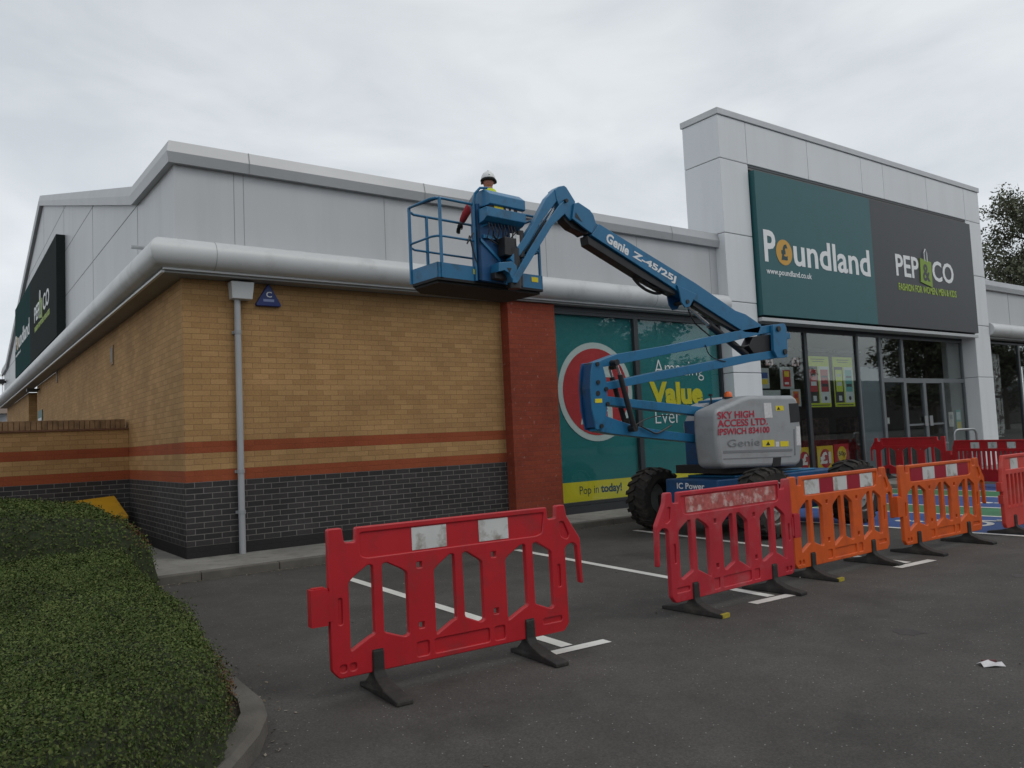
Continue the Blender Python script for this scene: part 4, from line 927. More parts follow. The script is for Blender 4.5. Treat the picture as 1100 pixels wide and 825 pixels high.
# lower linkage
arm('lower_riser_arm', [(4.198, 1.596), (4.236, 1.577), (4.649, 1.461), (4.830, 1.422), (6.238, 1.249), (6.229, 1.148), (4.820, 1.299), (4.638, 1.319), (4.300, 1.359), (4.052, 1.402)], Yn, Yf)
arm('lower_tie_arm', [(4.223, 1.838), (4.658, 1.796), (6.336, 1.647), (6.324, 1.525), (4.649, 1.688), (4.216, 1.729)], Yn, Yf)
arm('upper_riser_arm', [(4.097, 2.269), (4.465, 2.378), (5.445, 2.524), (6.622, 2.731), (7.403, 2.865), (7.770, 2.915), (7.781, 2.806), (7.390, 2.744), (6.608, 2.590), (5.435, 2.403), (4.577, 2.260), (4.202, 2.204)], Yn, Yf)
arm('upper_tie_arm', [(4.188, 2.002), (4.381, 2.028), (5.182, 2.160), (6.586, 2.365), (7.010, 2.426), (7.726, 2.514), (7.759, 2.397), (7.150, 2.327), (6.574, 2.238), (5.407, 2.074), (4.293, 1.918), (4.213, 1.912)], Yn, Yf)
tw = arm('riser_link', [(4.009, 2.260), (4.158, 2.279), (4.227, 2.028), (4.226, 1.781), (4.189, 1.548), (4.109, 1.413), (4.012, 1.421), (3.960, 1.668), (3.951, 1.934), (3.971, 2.131)], -3.475, -3.452)
arm('riser_link', [(4.009, 2.260), (4.158, 2.279), (4.227, 2.028), (4.226, 1.781), (4.189, 1.548), (4.109, 1.413), (4.012, 1.421), (3.960, 1.668), (3.951, 1.934), (3.971, 2.131)], -3.268, -3.245, M_bludk)  # far plate repeats the near one in the shade-darkened blue
g = MB(); g.prism([(4.030, 2.238), (4.064, 2.245), (4.012, 1.935), (4.055, 1.448), (4.030, 1.448), (3.981, 1.935)], -3.45, -3.27, 'xz'); obj('riser_link_web', g, M_bludk, BL)
for p in [(4.077, 2.235), (4.073, 2.008), (4.203, 1.922), (4.213, 1.735), (4.092, 1.460)]:
    g = MB(); g.tube([(p[0], -3.492, p[1]), (p[0], -3.22, p[1])], .028, 10); obj('pivot_pin', g, M_black, BL)
p = [(4.067, 1.869)][0]; g = MB(); g.tube([(p[0], -3.480, p[1]), (p[0], -3.47, p[1])], .034, 12); obj('sight_hole', g, M_black, tw)
patch('warning_label', [(4.012, 1.801), (4.127, 1.803), (4.127, 1.752), (4.012, 1.750)], M_ysticker, tw, -3.480, .004)
# lift cylinders of the riser
for y, a, b, c in ((-3.53, *[(4.347, 2.254), (4.408, 2.101), (4.605, 1.417)]), (-3.19, *[(4.547, 2.233), (4.588, 2.103), (4.770, 1.511)])):
    cy = rod('lift_cylinder', b, c, y, .036, M_black); rod('piston_rod', a, b, y, .018, M_chrome, cy)
    g = MB(); g.tube([(a[0], y - .03, a[1]), (a[0], y + .10 if y < -3.4 else y - .12, a[1])], .04, 12); obj('cylinder_pin', g, M_black, cy)
    g = MB(); g.tube([(c[0], y - .03, c[1]), (c[0], y + .10 if y < -3.4 else y - .12, c[1])], .045, 12); obj('cylinder_pin', g, M_black, cy)
# hoses
def hose(pts, y, r=.011):
    P = [Vector((x, y, z)) for x, z in pts]; q = []
    for i in range(len(P) - 1):
        p0 = P[max(i - 1, 0)]; p1 = P[i]; p2 = P[i + 1]; p3 = P[min(i + 2, len(P) - 1)]
        for t in (0, .25, .5, .75): q.append(.5 * ((2 * p1) + (-p0 + p2) * t + (2 * p0 - 5 * p1 + 4 * p2 - p3) * t * t + (-p0 + 3 * p1 - 3 * p2 + p3) * t ** 3))
    q.append(P[-1]); g = MB(); g.tube(q, r, 6); obj('hose', g, M_black, BL, smooth=True)
hose([(4.781, 1.437), (4.912, 1.385), (5.046, 1.339), (5.189, 1.377), (5.335, 1.435)], -3.48)
hose([(4.680, 1.428), (4.958, 1.530), (5.223, 1.573), (5.454, 1.562)], -3.40, .007)
hose([(5.900, 3.046), (6.019, 2.869), (6.259, 2.722), (6.507, 2.599)], -3.40)
hose([(6.144, 2.547), (6.210, 2.417), (6.362, 2.348), (6.561, 2.319)], -3.46, .007)
hose([(6.756, 2.621), (6.855, 2.570), (7.001, 2.554), (7.154, 2.580), (7.227, 2.651)], -3.42)
hose([(6.821, 2.650), (6.899, 2.585), (7.043, 2.542), (7.196, 2.567)], -3.36)
hose([(4.937, 3.423), (5.051, 3.332), (5.204, 3.268), (5.380, 3.243), (5.566, 3.282)], -3.33, .02)
hose([(5.057, 3.408), (5.191, 3.331), (5.349, 3.305), (5.494, 3.303)], -3.38, .016)
# upper pivot housing
hs = arm('pivot_housing', [(7.649, 2.895), (7.938, 2.931), (7.983, 2.866), (7.984, 2.756), (7.960, 2.413), (7.851, 2.397), (7.710, 2.391), (7.633, 2.496)], -3.51, -3.455)
arm('pivot_housing', [(7.649, 2.895), (7.938, 2.931), (7.983, 2.866), (7.984, 2.756), (7.960, 2.413), (7.851, 2.397), (7.710, 2.391), (7.633, 2.496)], -3.265, -3.21)
arm('stop_block', [(7.978, 2.786), (8.083, 2.793), (8.072, 2.696), (7.974, 2.690)], -3.50, -3.3)
for p in [(7.761, 2.836), (7.884, 2.489)]:
    g = MB(); g.tube([(p[0], -3.535, p[1]), (p[0], -3.19, p[1])], .042, 12); obj('pivot_pin', g, M_black, BL)
arm('valve_block', [(7.254, 2.710), (7.799, 2.768), (7.770, 2.497), (7.560, 2.456), (7.229, 2.462), (7.131, 2.563)], -3.44, -3.28, M_black)
# main boom
mb_ = arm('main_boom', [(4.263, 4.048), (6.048, 3.413), (6.863, 3.076), (7.093, 3.034), (7.450, 2.891), (7.370, 2.761), (7.044, 2.762), (5.978, 3.177), (5.621, 3.295), (4.122, 3.884)], -3.45, -3.25)
arm('extension_boom', [(3.884, 4.222), (4.308, 4.018), (4.234, 3.870), (3.813, 4.071)], -3.435, -3.265, M_blu)
arm('cylinder_bracket', [(5.623, 3.357), (6.011, 3.254), (5.924, 3.150), (5.860, 3.068), (5.764, 3.049), (5.699, 3.116), (5.659, 3.282)], -3.475, -3.452)
arm('cylinder_bracket', [(5.623, 3.357), (6.011, 3.254), (5.924, 3.150), (5.860, 3.068), (5.764, 3.049), (5.699, 3.116), (5.659, 3.282)], -3.248, -3.225, M_bludk)  # far bracket: same plate, shade painted in by the darker blue
arm('hose_carrier', [(4.076, 3.883), (5.634, 3.282), (5.647, 3.225), (5.396, 3.284), (5.023, 3.410), (4.093, 3.770)], -3.42, -3.27, M_black)
arm('slave_cylinder', [(6.026, 3.182), (6.509, 3.050), (7.071, 2.819), (6.998, 2.739), (6.455, 2.912), (5.989, 3.100)], -3.42, -3.34, M_black)
lc = rod('lift_cylinder', *[(6.372, 2.851), (7.166, 2.441)], -3.36, .05, M_black); rod('piston_rod', *[(5.925, 3.099), (6.391, 2.838)], -3.36, .022, M_chrome, lc)
p = [(5.809, 3.134)][0]; g = MB(); g.tube([(p[0], -3.49, p[1]), (p[0], -3.21, p[1])], .03, 12); obj('pivot_pin', g, M_black, BL)
def boomtext(s, p0, p1, ht, m, bold):
    (x0, z0), (x1, z1) = p0, p1; u = Vector((x1 - x0, 0, z1 - z0)); vv = Vector((-u.z, 0, u.x)).normalized()
    text('model_lettering', s, (x0, -3.4535, z0), u, vv, u.length, ht, m, mb_, bold * .75)
boomtext('Genie', *[(4.353, 3.827), (4.741, 3.673)], .135, M_wtxt, .05)
boomtext('Z-45/25J', *[(4.810, 3.650), (5.608, 3.364)], .12, M_wtxt, .05)
# boom head, knuckle and jib
arm('boom_head', [(3.835, 4.248), (3.903, 4.269), (4.089, 4.196), (4.143, 4.142), (4.176, 4.046), (4.090, 3.899), (3.940, 3.970), (3.788, 4.046)], -3.485, -3.452)
arm('boom_head', [(3.835, 4.248), (3.903, 4.269), (4.089, 4.196), (4.143, 4.142), (4.176, 4.046), (4.090, 3.899), (3.940, 3.970), (3.788, 4.046)], -3.25, -3.215)
patch('bracket_window', [(3.846, 4.134), (3.942, 4.021), (3.830, 4.073)], M_black, BL, -3.489, .003)
kn = arm('jib_knuckle', [(3.556, 4.392), (3.618, 4.438), (3.710, 4.465), (3.746, 4.449), (3.880, 4.286), (3.850, 4.073), (3.787, 4.029), (3.644, 4.140), (3.578, 4.272)], -3.45, -3.31)
arm('rotator', [(3.694, 4.160), (3.830, 4.053), (3.965, 4.010), (4.115, 3.914), (4.050, 3.888), (3.823, 3.951), (3.722, 4.022), (3.675, 4.099)], -3.42, -3.28, M_black)
p = [(3.701, 4.260)][0]; g = MB(); g.tube([(p[0], -3.50, p[1]), (p[0], -3.20, p[1])], .025, 10); obj('pivot_pin', g, M_black, BL)
jb = arm('jib_arm', [(3.572, 4.406), (3.629, 4.379), (3.621, 4.290), (3.304, 3.935), (3.127, 3.687), (2.891, 3.405), (2.836, 3.461), (3.197, 3.921), (3.432, 4.277)], -3.44, -3.35)
arm('jib_tie', [(3.602, 4.200), (3.708, 4.285), (3.708, 4.120), (3.467, 3.915), (3.145, 3.492), (2.903, 3.170), (2.836, 3.171), (2.842, 3.226), (3.084, 3.565), (3.373, 3.944)], -3.47, -3.45)
arm('jib_tie', [(3.602, 4.200), (3.708, 4.285), (3.708, 4.120), (3.467, 3.915), (3.145, 3.492), (2.903, 3.170), (2.836, 3.171), (2.842, 3.226), (3.084, 3.565), (3.373, 3.944)], -3.34, -3.32)
jc = rod('jib_cylinder', *[(3.144, 3.568), (3.470, 3.996)], -3.36, .03, M_black); rod('piston_rod', *[(3.454, 3.970), (3.680, 4.282)], -3.36, .015, M_chrome, jc)
arm('jib_foot', [(2.658, 3.395), (2.849, 3.424), (2.911, 3.380), (2.928, 3.192), (2.850, 3.186), (2.798, 3.281), (2.733, 3.309), (2.652, 3.287)], -3.46, -3.26)
patch('bracket_window', [(2.766, 3.341), (2.831, 3.343), (2.803, 3.287)], M_black, BL, -3.464, .003)

# ---- basket
bo = Vector((2.70, -2.86, 3.2)); ba = R(5.5); BM = Matrix.Translation(bo) @ Matrix.Rotation(ba, 4, 'Z')
BK = BL
hl, hw = .81, .36
fl = [(-hl, -hw), (hl, -hw), (hl, hw), (-hl + .22, hw), (-hl, hw - .22)]
g = MB(); g.prism(fl, -.03, 0, 'xy'); g.prism([(a * .97, b * .9) for a, b in fl], -.06, -.03, 'xy'); bf = obj('platform_floor', g, M_flr, BK, M=BM)
g = MB()
for i in range(len(fl)):
    a = Vector((*fl[i], 0)); b = Vector((*fl[(i + 1) % len(fl)], 0)); t = (b - a).normalized(); nn = Vector((-t.y, t.x, 0)) * .012
    g.add([a, b, b + nn, a + nn, a + Vector((0, 0, .17)), b + Vector((0, 0, .17)), b + nn + Vector((0, 0, .17)), a + nn + Vector((0, 0, .17))], [(0, 1, 2, 3), (4, 5, 6, 7), (0, 1, 5, 4), (1, 2, 6, 5), (2, 3, 7, 6), (3, 0, 4, 7)])
obj('toe_board', g, M_blu, BK, M=BM)
for x in (-.30, .62):
    g = MB(); g.box(x, x + .11, -hw - .004, -hw - .001, .08, .14); obj('warning_label', g, M_ysticker, bf, M=BM)
def rail(nm, pts, r=.017):
    g = MB(); g.tube(pts, r, 8); obj(nm, g, M_blu, BK, M=BM, smooth=True)
TZ, MZ = .91, .475
def loop(z):
    return [(-.28, -hw, z), (-hl + .1, -hw, z), (-hl + .03, -hw + .03, z), (-hl, -hw + .1, z), (-hl, hw - .22, z), (-hl + .06, hw - .1, z), (-hl + .2, hw, z), (hl - .05, hw, z), (hl, hw - .05, z), (hl, -hw + .05, z), (hl - .05, -hw, z), (.40, -hw, z)]
rail('top_rail', loop(TZ)); rail('mid_rail', loop(MZ), .014)
for x, y in ((-hl + .06, -hw), (-hl, hw - .2), (-.42, hw), (.3, hw), (hl, hw - .04), (hl, -hw + .04)):
    g = MB(); g.box(x - .014, x + .014, y - .014, y + .014, .0, TZ); obj('post', g, M_blu, BK, M=BM)
rail('side_brace', [(-hl, hw - .24, TZ), (-hl + .06, -hw, TZ + .0)], .014)
# console tower on the near side
g = MB(); g.box(-.26, .24, -hw - .07, -hw - .02, .0, .84); g.box(-.26, -.22, -hw - .07, -hw + .05, .0, .91); obj('console_post', g, M_bludk, BK, M=BM, bevel=.006)
g = MB(); g.prism([(-hw - .16, .69), (-hw - .22, .73), (-hw - .22, .84), (-hw + .02, .84), (-hw + .02, .65)], -.24, .37, 'yz'); cb_ = obj('console_tray', g, M_blu, BK, M=BM, bevel=.006)
g = MB(); g.prism([(-hw - .20, .875), (-hw - .22, .885), (-hw - .22, 1.0), (-hw - .12, 1.075), (-hw + .04, 1.075), (-hw + .04, .875)], -.19, .37, 'yz'); obj('console_lid', g, M_blu, BK, M=BM, bevel=.006)
g = MB(); g.box(-.17, .34, -hw - .19, -hw, .835, .88); ct = obj('control_panel', g, M_black, BK, M=BM)
g = MB(); g.box(-.10, .04, -hw - .194, -hw - .190, .848, .872); obj('yellow_label', g, M_ysticker, ct, M=BM)
g = MB(); g.box(.08, .12, -hw - .194, -hw - .190, .848, .87); g.box(.16, .20, -hw - .194, -hw - .190, .848, .87); g.box(.26, .33, -hw - .194, -hw - .190, .848, .866); obj('white_label', g, M_wsticker, ct, M=BM)
rail('console_loop', [(-.27, -hw - .02, .0), (-.27, -hw - .02,   .93), (-.26, -hw - .04, 1.03), (-.21, -hw - .08, 1.095), (-.12, -hw - .10, 1.105)], .016)
rail('console_loop', [(-.27, -hw - .02, .61), (-.10, -hw - .12, .69), (-.07, -hw - .14, .77), (-.07, -hw - .14, .81)], .014)
rail('console_loop', [(.36, -hw - .02, 1.06), (.40, -hw - .03, 1.04), (.42, -hw - .03, .99), (.42, -hw - .03, .65), (.38, -hw - .02, .57), (.25, -hw, .51)], .016)
for k_ in range(9):
    a = -.16 + k_ * .05; g = MB(); g.tube([(a, -hw - .13, .71), (a + .02, -hw - .15, .62 - rnd.random() * .05), (a + .05 * math.sin(k_ * 2.1), -hw - .11, .56 - rnd.random() * .08), (.12 + .02 * k_, -hw - .10, .40)], .008, 6); obj('hose', g, M_black, BK, M=BM, smooth=True)
g = MB(); g.box(-.1, .34, -hw - .16, -hw - .03, .02, .10); g.box(.02, .22, -hw - .22, -hw - .07, .30, .52); g.box(.12, .30, -hw - .2, -hw - .08, -.05, .34); obj('platform_rotator', g, M_black, BK, M=BM, bevel=.01)
g = MB(); g.tube([(.18, -hw - .17, -.08), (.18, -hw - .17, .40)], .08, 16); g.tube([(.28, -hw - .2, .3), (.28, -hw - .2, .62)], .045, 10); obj('rotator_motor', g, M_black, BK, M=BM, smooth=True)
g = MB(); g.box(.19, .24, -hw - .232, -hw - .222, .42, .56); g.box(.10, .13, -hw - .252, -hw - .24, .10, .20); obj('white_label', g, M_wsticker, BK, M=BM)
g = MB(); g.box(-.2, .12, -hw - .10, -hw - .075, .50, .54); g.add([(-.24, -hw - .09, .50), (.05, -hw - .09, .28), (.05, -hw - .07, .28), (-.24, -hw - .07, .50), (-.24, -hw - .09, .46), (.05, -hw - .09, .24), (.05, -hw - .07, .24), (-.24, -hw - .07, .46)], [(0, 1, 2, 3), (4, 5, 6, 7), (0, 1, 5, 4), (3, 2, 6, 7)]); obj('support_brace', g, M_blu, BK, M=BM)
g = MB(); g.tube([(-.30, -hw - .03, .56), (-.40, -hw - .03, .42), (-.36, -hw - .03, .52), (-.30, -hw - .03, .30), (-.24, -hw - .03, .14)], .009, 6); obj('lanyard_cable', g, M_black, BK, M=BM)

# ================================================================== WORKER
def skin(name, verts, edges, m, parent, levels=2, root=0):
    me = bpy.data.meshes.new(name); me.from_pydata([v[0] for v in verts], edges, []); me.update()
    o = bpy.data.objects.new(name, me); COL.objects.link(o)
    sk = o.modifiers.new('s', 'SKIN'); sk.use_smooth_shade = True
    for i, v in enumerate(verts):
        r_ = v[1]; me.skin_vertices[0].data[i].radius = r_ if isinstance(r_, tuple) else (r_, r_); me.skin_vertices[0].data[i].use_root = (i == root)
    su = o.modifiers.new('u', 'SUBSURF'); su.levels = levels; su.render_levels = levels
    dg = bpy.context.evaluated_depsgraph_get(); dg.update(); m2 = bpy.data.meshes.new_from_object(o.evaluated_get(dg)); bpy.data.objects.remove(o)
    for p in m2.polygons: p.use_smooth = True
    m2.materials.clear()
    return obj(name, m2, m, parent)
wx, wy, wz = 3.02, -2.80, 3.2
PW = thing('person', 'worker in white helmet, yellow vest and red sleeves standing in the lift basket', 'person', (wx, wy, wz))
PMAT = Matrix.Translation((wx, wy, wz)) @ Matrix.Rotation(R(-25), 4, 'Z') @ Matrix.Scale(.845, 4)
def W(p): return tuple(PMAT @ Vector(p))
# local frame: facing +Y, left hand at -X; 1.78 m tall
v = [((0, 0, .96), (.15, .11)), ((0, .01, 1.12), (.135, .10)), ((0, .02, 1.30), (.165, .115)), ((0, .01, 1.43), (.13, .09)), ((0, .015, 1.50), (.058, .06)), ((0, .03, 1.57), (.062, .07)),
     ((-.09, 0, .88), .095), ((-.11, .02, .50), .062), ((-.12, -.01, .12), .045), ((-.12, .12, .04), .04), ((.09, 0, .88), .095), ((.11, .02, .50), .062), ((.12, -.01, .12), .045), ((.12, .12, .04), .04),
     ((-.19, 0, 1.42), .062), ((-.33, .02, 1.22), .05), ((-.42, .16, 1.05), .036), ((.19, .02, 1.42), .062), ((.30, .10, 1.20), .05), ((.22, .33, 1.14), .036)]
ed = [(0, 1), (1, 2), (2, 3), (3, 4), (4, 5), (0, 6), (6, 7), (7, 8), (8, 9), (0, 10), (10, 11), (11, 12), (12, 13), (3, 14), (14, 15), (15, 16), (3, 17), (17, 18), (18, 19)]
v = [(W(p), r_) for p, r_ in v]
body = skin('body', v, ed, M_greycl, PW)
# head
def ellipsoid(c, rx, ry, rz, n=20, m_=14, M=None, zmin=-1):
    vv = []; f = []
    for i in range(m_ + 1):
        ph = -math.pi / 2 + math.pi * i / m_; s_ = max(math.sin(ph), zmin)
        for j in range(n): t = 2 * math.pi * j / n; p = Vector((c[0] + rx * math.cos(ph) * math.cos(t), c[1] + ry * math.cos(ph) * math.sin(t), c[2] + rz * s_)); vv.append(tuple(M @ p) if M else tuple(p))
    for i in range(m_):
        for j in range(n): f.append((i * n + j, i * n + (j + 1) % n, (i + 1) * n + (j + 1) % n, (i + 1) * n + j))
    g = MB(); g.add(vv, f); return g
hd = ellipsoid((0, .035, 1.655), .077, .095, .115, M=PMAT)
q = ellipsoid((0, .125, 1.645), .014, .022, .020, 8, 6, PMAT); hd.add(q.v, q.f)      # nose
for s_ in (-1, 1):
    q = ellipsoid((s_ * .078, .03, 1.65), .012, .022, .032, 8, 6, PMAT); hd.add(q.v, q.f)
head = obj('head', hd, M_skin, PW, smooth='all')
g = MB(); g.tube([W((0, .015, 1.46)), W((0, .03, 1.58))], .052, 14); obj('neck', g, M_skin, head, smooth=True)
for s_ in (-1, 1):
    q = ellipsoid((s_ * .032, .122, 1.668), .011, .006, .008, 8, 6, PMAT); obj('eye', q, M_darkcl, head)
q = ellipsoid((0, .122, 1.605), .022, .008, .006, 8, 6, PMAT); obj('mouth', q, M_redcl, head)
hm = ellipsoid((0, .03, 1.70), .105, .128, .118, 26, 16, PMAT, -.02); hm2 = ellipsoid((0, .075, 1.70), .105, .125, .012, 26, 6, PMAT); hm.add(hm2.v, hm2.f)
hm3 = MB(); hm3.tube([W((0, -.09, 1.725)), W((0, -.03, 1.80)), W((0, .03, 1.823)), W((0, .09, 1.80)), W((0, .15, 1.725))], .014, 8); hm.add(hm3.v, hm3.f)
obj('helmet', hm, M_hel, PW, smooth=True)
g = MB(); n = 26; ringp = [W((.098 * math.cos(2 * math.pi * i / n), .03 + .118 * math.sin(2 * math.pi * i / n), 1.68)) for i in range(n + 1)]; g.tube(ringp, .016, 8); obj('goggle_strap', g, M_glove, PW, smooth=True)
g = MB(); g.tube([W((.085, .06, 1.67)), W((.115, .07, 1.685))], .034, 14); g.tube([W((-.085, .04, 1.66)), W((-.105, .04, 1.66))], .034, 14); obj('ear_defenders', g, M_glove, PW)
# vest over the torso, red lower sleeves, gloves with fingers
vv = [(W((0, 0, .98)), (.165, .125)), (W((0, .01, 1.15)), (.15, .115)), (W((0, .02, 1.30)), (.18, .13)), (W((0, .005, 1.44)), (.150, .11)), (W((0, .0, 1.50)), (.095, .095)), (W((0, .0, 1.545)), (.085, .085))]
skin('hi_vis_vest', vv, [(0, 1), (1, 2), (2, 3), (3, 4), (4, 5)], M_hiviz, PW)
skin('work_trousers', [(W((0, 0, .98)), (.16, .12)), (W((-.09, 0, .86)), .103), (W((-.11, .02, .50)), .072), (W((-.12, -.01, .12)), .06), (W((.09, 0, .86)), .103), (W((.11, .02, .50)), .072), (W((.12, -.01, .12)), .06)], [(0, 1), (1, 2), (2, 3), (0, 4), (4, 5), (5, 6)], M_darkcl, PW)
for a, b, c in (((-.26, .01, 1.325), (-.335, .025, 1.215), (-.415, .15, 1.06)), ((.245, .06, 1.31), (.30, .10, 1.20), (.225, .315, 1.145))):
    skin('red_sleeve', [(W(a), .060), (W(b), .056), (W(c), .042)], [(0, 1), (1, 2)], M_redcl, PW)
    d = (Vector(c) - Vector(b)).normalized(); c_ = Vector(c); side = d.cross(Vector((0, 0, 1))).normalized()
    hv = [(W(c_), (.030, .030)), (W(c_ + d * .05), (.040, .026)), (W(c_ + d * .085), (.038, .022))]
    gl_ = skin('glove', hv, [(0, 1), (1, 2)], M_glove, PW)
    for k_ in range(4):
        o_ = side * (.028 - .0185 * k_); L_ = (.060, .068, .064, .052)[k_]; p0 = c_ + d * .075 + o_; p1 = p0 + d * L_ * .5 + Vector((0, 0, -.008)); p2 = p1 + d * L_ * .25 + Vector((0, 0, -.03)); p3 = p2 - d * L_ * .1 + Vector((0, 0, -.022))
        skin('finger', [(W(p0), .0095), (W(p1), .009), (W(p2), .0085), (W(p3), .0075)], [(0, 1), (1, 2), (2, 3)], M_glove, gl_, 1)
    p0 = c_ + d * .025 + side * .03; skin('thumb', [(W(p0), .011), (W(p0 + d * .03 + side * .022), .010), (W(p0 + d * .055 + side * .018 + Vector((0, 0, -.025))), .009)], [(0, 1), (1, 2)], M_glove, gl_, 1)
for s_ in (-1, 1):
    skin('boot', [(W((s_ * .12, -.04, .06)), .055), (W((s_ * .12, .06, .05)), .05), (W((s_ * .125, .17, .04)), .042)], [(0, 1), (1, 2)], M_glove, PW)

# ================================================================== BARRIERS
def curve_plate(outer, holes, thick, bev, name):
    c = bpy.data.curves.new(name, 'CURVE'); c.dimensions = '2D'; c.fill_mode = 'BOTH'; c.extrude = thick / 2 - bev; c.bevel_depth = bev; c.bevel_resolution = 2; c.offset = -bev
    for poly in [outer] + holes:
        s = c.splines.new('POLY'); s.points.add(len(poly) - 1); s.use_cyclic_u = True
        for i, p in enumerate(poly): s.points[i].co = (p[0], p[1], 0, 1)
    o = bpy.data.objects.new(name, c); COL.objects.link(o); dg = bpy.context.evaluated_depsgraph_get(); dg.update()
    me = bpy.data.meshes.new_from_object(o.evaluated_get(dg)); bpy.data.objects.remove(o)
    me.transform(Matrix.Rotation(R(90), 4, 'X'))      # (u, z) plane
    for p in me.polygons: p.use_smooth = True
    me.set_sharp_from_angle(angle=R(45))
    return me
def rnd_poly(p, r=.012, n=3):
    o = []; m = len(p)
    for i in range(m):
        a, b, c = Vector(p[i - 1]), Vector(p[i]), Vector(p[(i + 1) % m]); d1 = (a - b); d2 = (c - b); q = min(r, d1.length * .4, d2.length * .4); s = b + d1.normalized() * q; t = b + d2.normalized() * q
        for k_ in range(n + 1): u = k_ / n; o.append(tuple(s * (1 - u) ** 2 + b * 2 * u * (1 - u) + t * u * u))
    return o
def mesh_join(ms, name):
    bm = bmesh.new()
    for m_ in ms: bm.from_mesh(m_)
    me = bpy.data.meshes.new(name); bm.to_mesh(me); bm.free(); return me
W0 = 1.72
def win(a, b, oz, iz, flip):
    # chevron-ended opening between u=a and u=b; peak side towards the slat
    if not flip: return [(a, .255 + oz), (b, .325 + iz), (b, .735), (a + .0, .67)] 
    return [(a, .325 + iz), (b, .285 + oz), (b, .675), (a + .0, .735)]
def barrier_meshes():
    H = .975; z0 = .115
    outer = [(.045, z0), (W0 - .045, z0), (W0, z0 + .05), (W0, .675), (W0 + .03, .70), (W0 + .075, .705), (W0 + .105, .68), (W0 + .118, .42), (W0 + .145, .415), (W0 + .138, .73), (W0 + .03, .895), (W0 + .015, H), (W0 - .06, H), (W0 - .065, .89), (W0 - .135, .885), (W0 - .14, H - .005), (.175, H - .005), (.17, .885), (.10, .89), (.09, H), (.0, H), (-.003, .66), (.0, z0 + .05)]
    holes = []
    for a0, a1, b0, b1 in ((.12, .275, .335, .50), (.685, .835, .895, 1.04), (1.22, 1.385, 1.445, 1.60)):
        holes.append([(a0, .26), (a0, .655), (a0 + .035, .685), (a1 - .03, .742), (a1, .735), (a1, .335), (a1 - .03, .325)])
        holes.append([(b0, .335), (b0, .735), (b0 + .03, .742), (b1 - .035, .690), (b1, .665), (b1, .295), (b1 - .03, .285)])
    def sq(u, z, s): return [(u - s, z - s), (u + s, z - s), (u + s, z + s), (u - s, z + s)]
    for u in (.585, 1.13):
        for z in (.335, .70): holes.append(sq(u, z, .017))
    strip = [(.20, .80), (.24, .785), (W0 - .24, .785), (W0 - .19, .80), (W0 - .165, .935), (.20, .935)]
    rec = [strip, [(.545, .15), (.63, .15), (.63, .235), (.545, .235)], [(.67, .15), (1.07, .15), (1.07, .235), (.67, .235)], [(1.11, .15), (1.19, .15), (1.19, .235), (1.11, .235)], [(1.50, .19), (1.66, .19), (1.66, .225), (1.50, .225)], [(.05, .15), (.09, .15), (.09, .19), (.05, .19)], [(.11, .15), (.15, .15), (.15, .19), (.11, .19)],
           [(.05, .42), (.075, .42), (.075, .57), (.05, .57)], [(W0 - .075, .42), (W0 - .05, .42), (W0 - .05, .57), (W0 - .075, .57)], [(W0 - .03, .76), (W0 + .02, .735), (W0 + .045, .76), (W0 + .0, .86), (W0 - .04, .86)]]
    outer = rnd_poly(outer, .014); holes = [rnd_poly(h, .012 if len(h) > 4 else .003, 2) for h in holes]; rec = [rnd_poly(h, .014, 2) for h in rec]
    shell = curve_plate(outer, holes + rec, .042, .007, 'panel_shell')
    web = MB()
    for r_ in rec: web.prism([(u, z) for u, z in r_], -.009, .009, 'xz')
    for r_ in rec: 
        us = [p[0] for p in r_]; zs = [p[1] for p in r_]
        web.box(min(us) - .01, max(us) + .01, -.007, .007, min(zs) - .01, max(zs) + .01) if r_ is not rec[0] and r_ is not rec[-1] else None
    sock = MB(); sock.box(-.115, -.015, -.032, .032, .43, .64); sock.box(-.02, .015, -.025, .025, .45, .62); sock.box(-.10, -.03, -.02, .02, .64, .648)
    me = mesh_join([shell, web.mesh('web'), sock.mesh('sock')], 'barrier_panel')
    return me
def foot_mesh(front=.30, rear=.30):
    g = MB(); g.prism([(-.035, .24), (.035, .24), (.035, .10), (.055, .075), (rear * .55, .045), (rear, .028), (rear, 0), (-front, 0), (-front, .028), (-front * .55, .050), (-.06, .09), (-.035, .12)], -.035, .035, 'yz')
    # the clip stands proud of the panel face
    v = [(x * (1.0 if z > .13 else 1.0 + .5 * min(1, abs(y) / .2)), y, z) for x, y, z in g.v]; g.v = v
    return g
_bm = {}
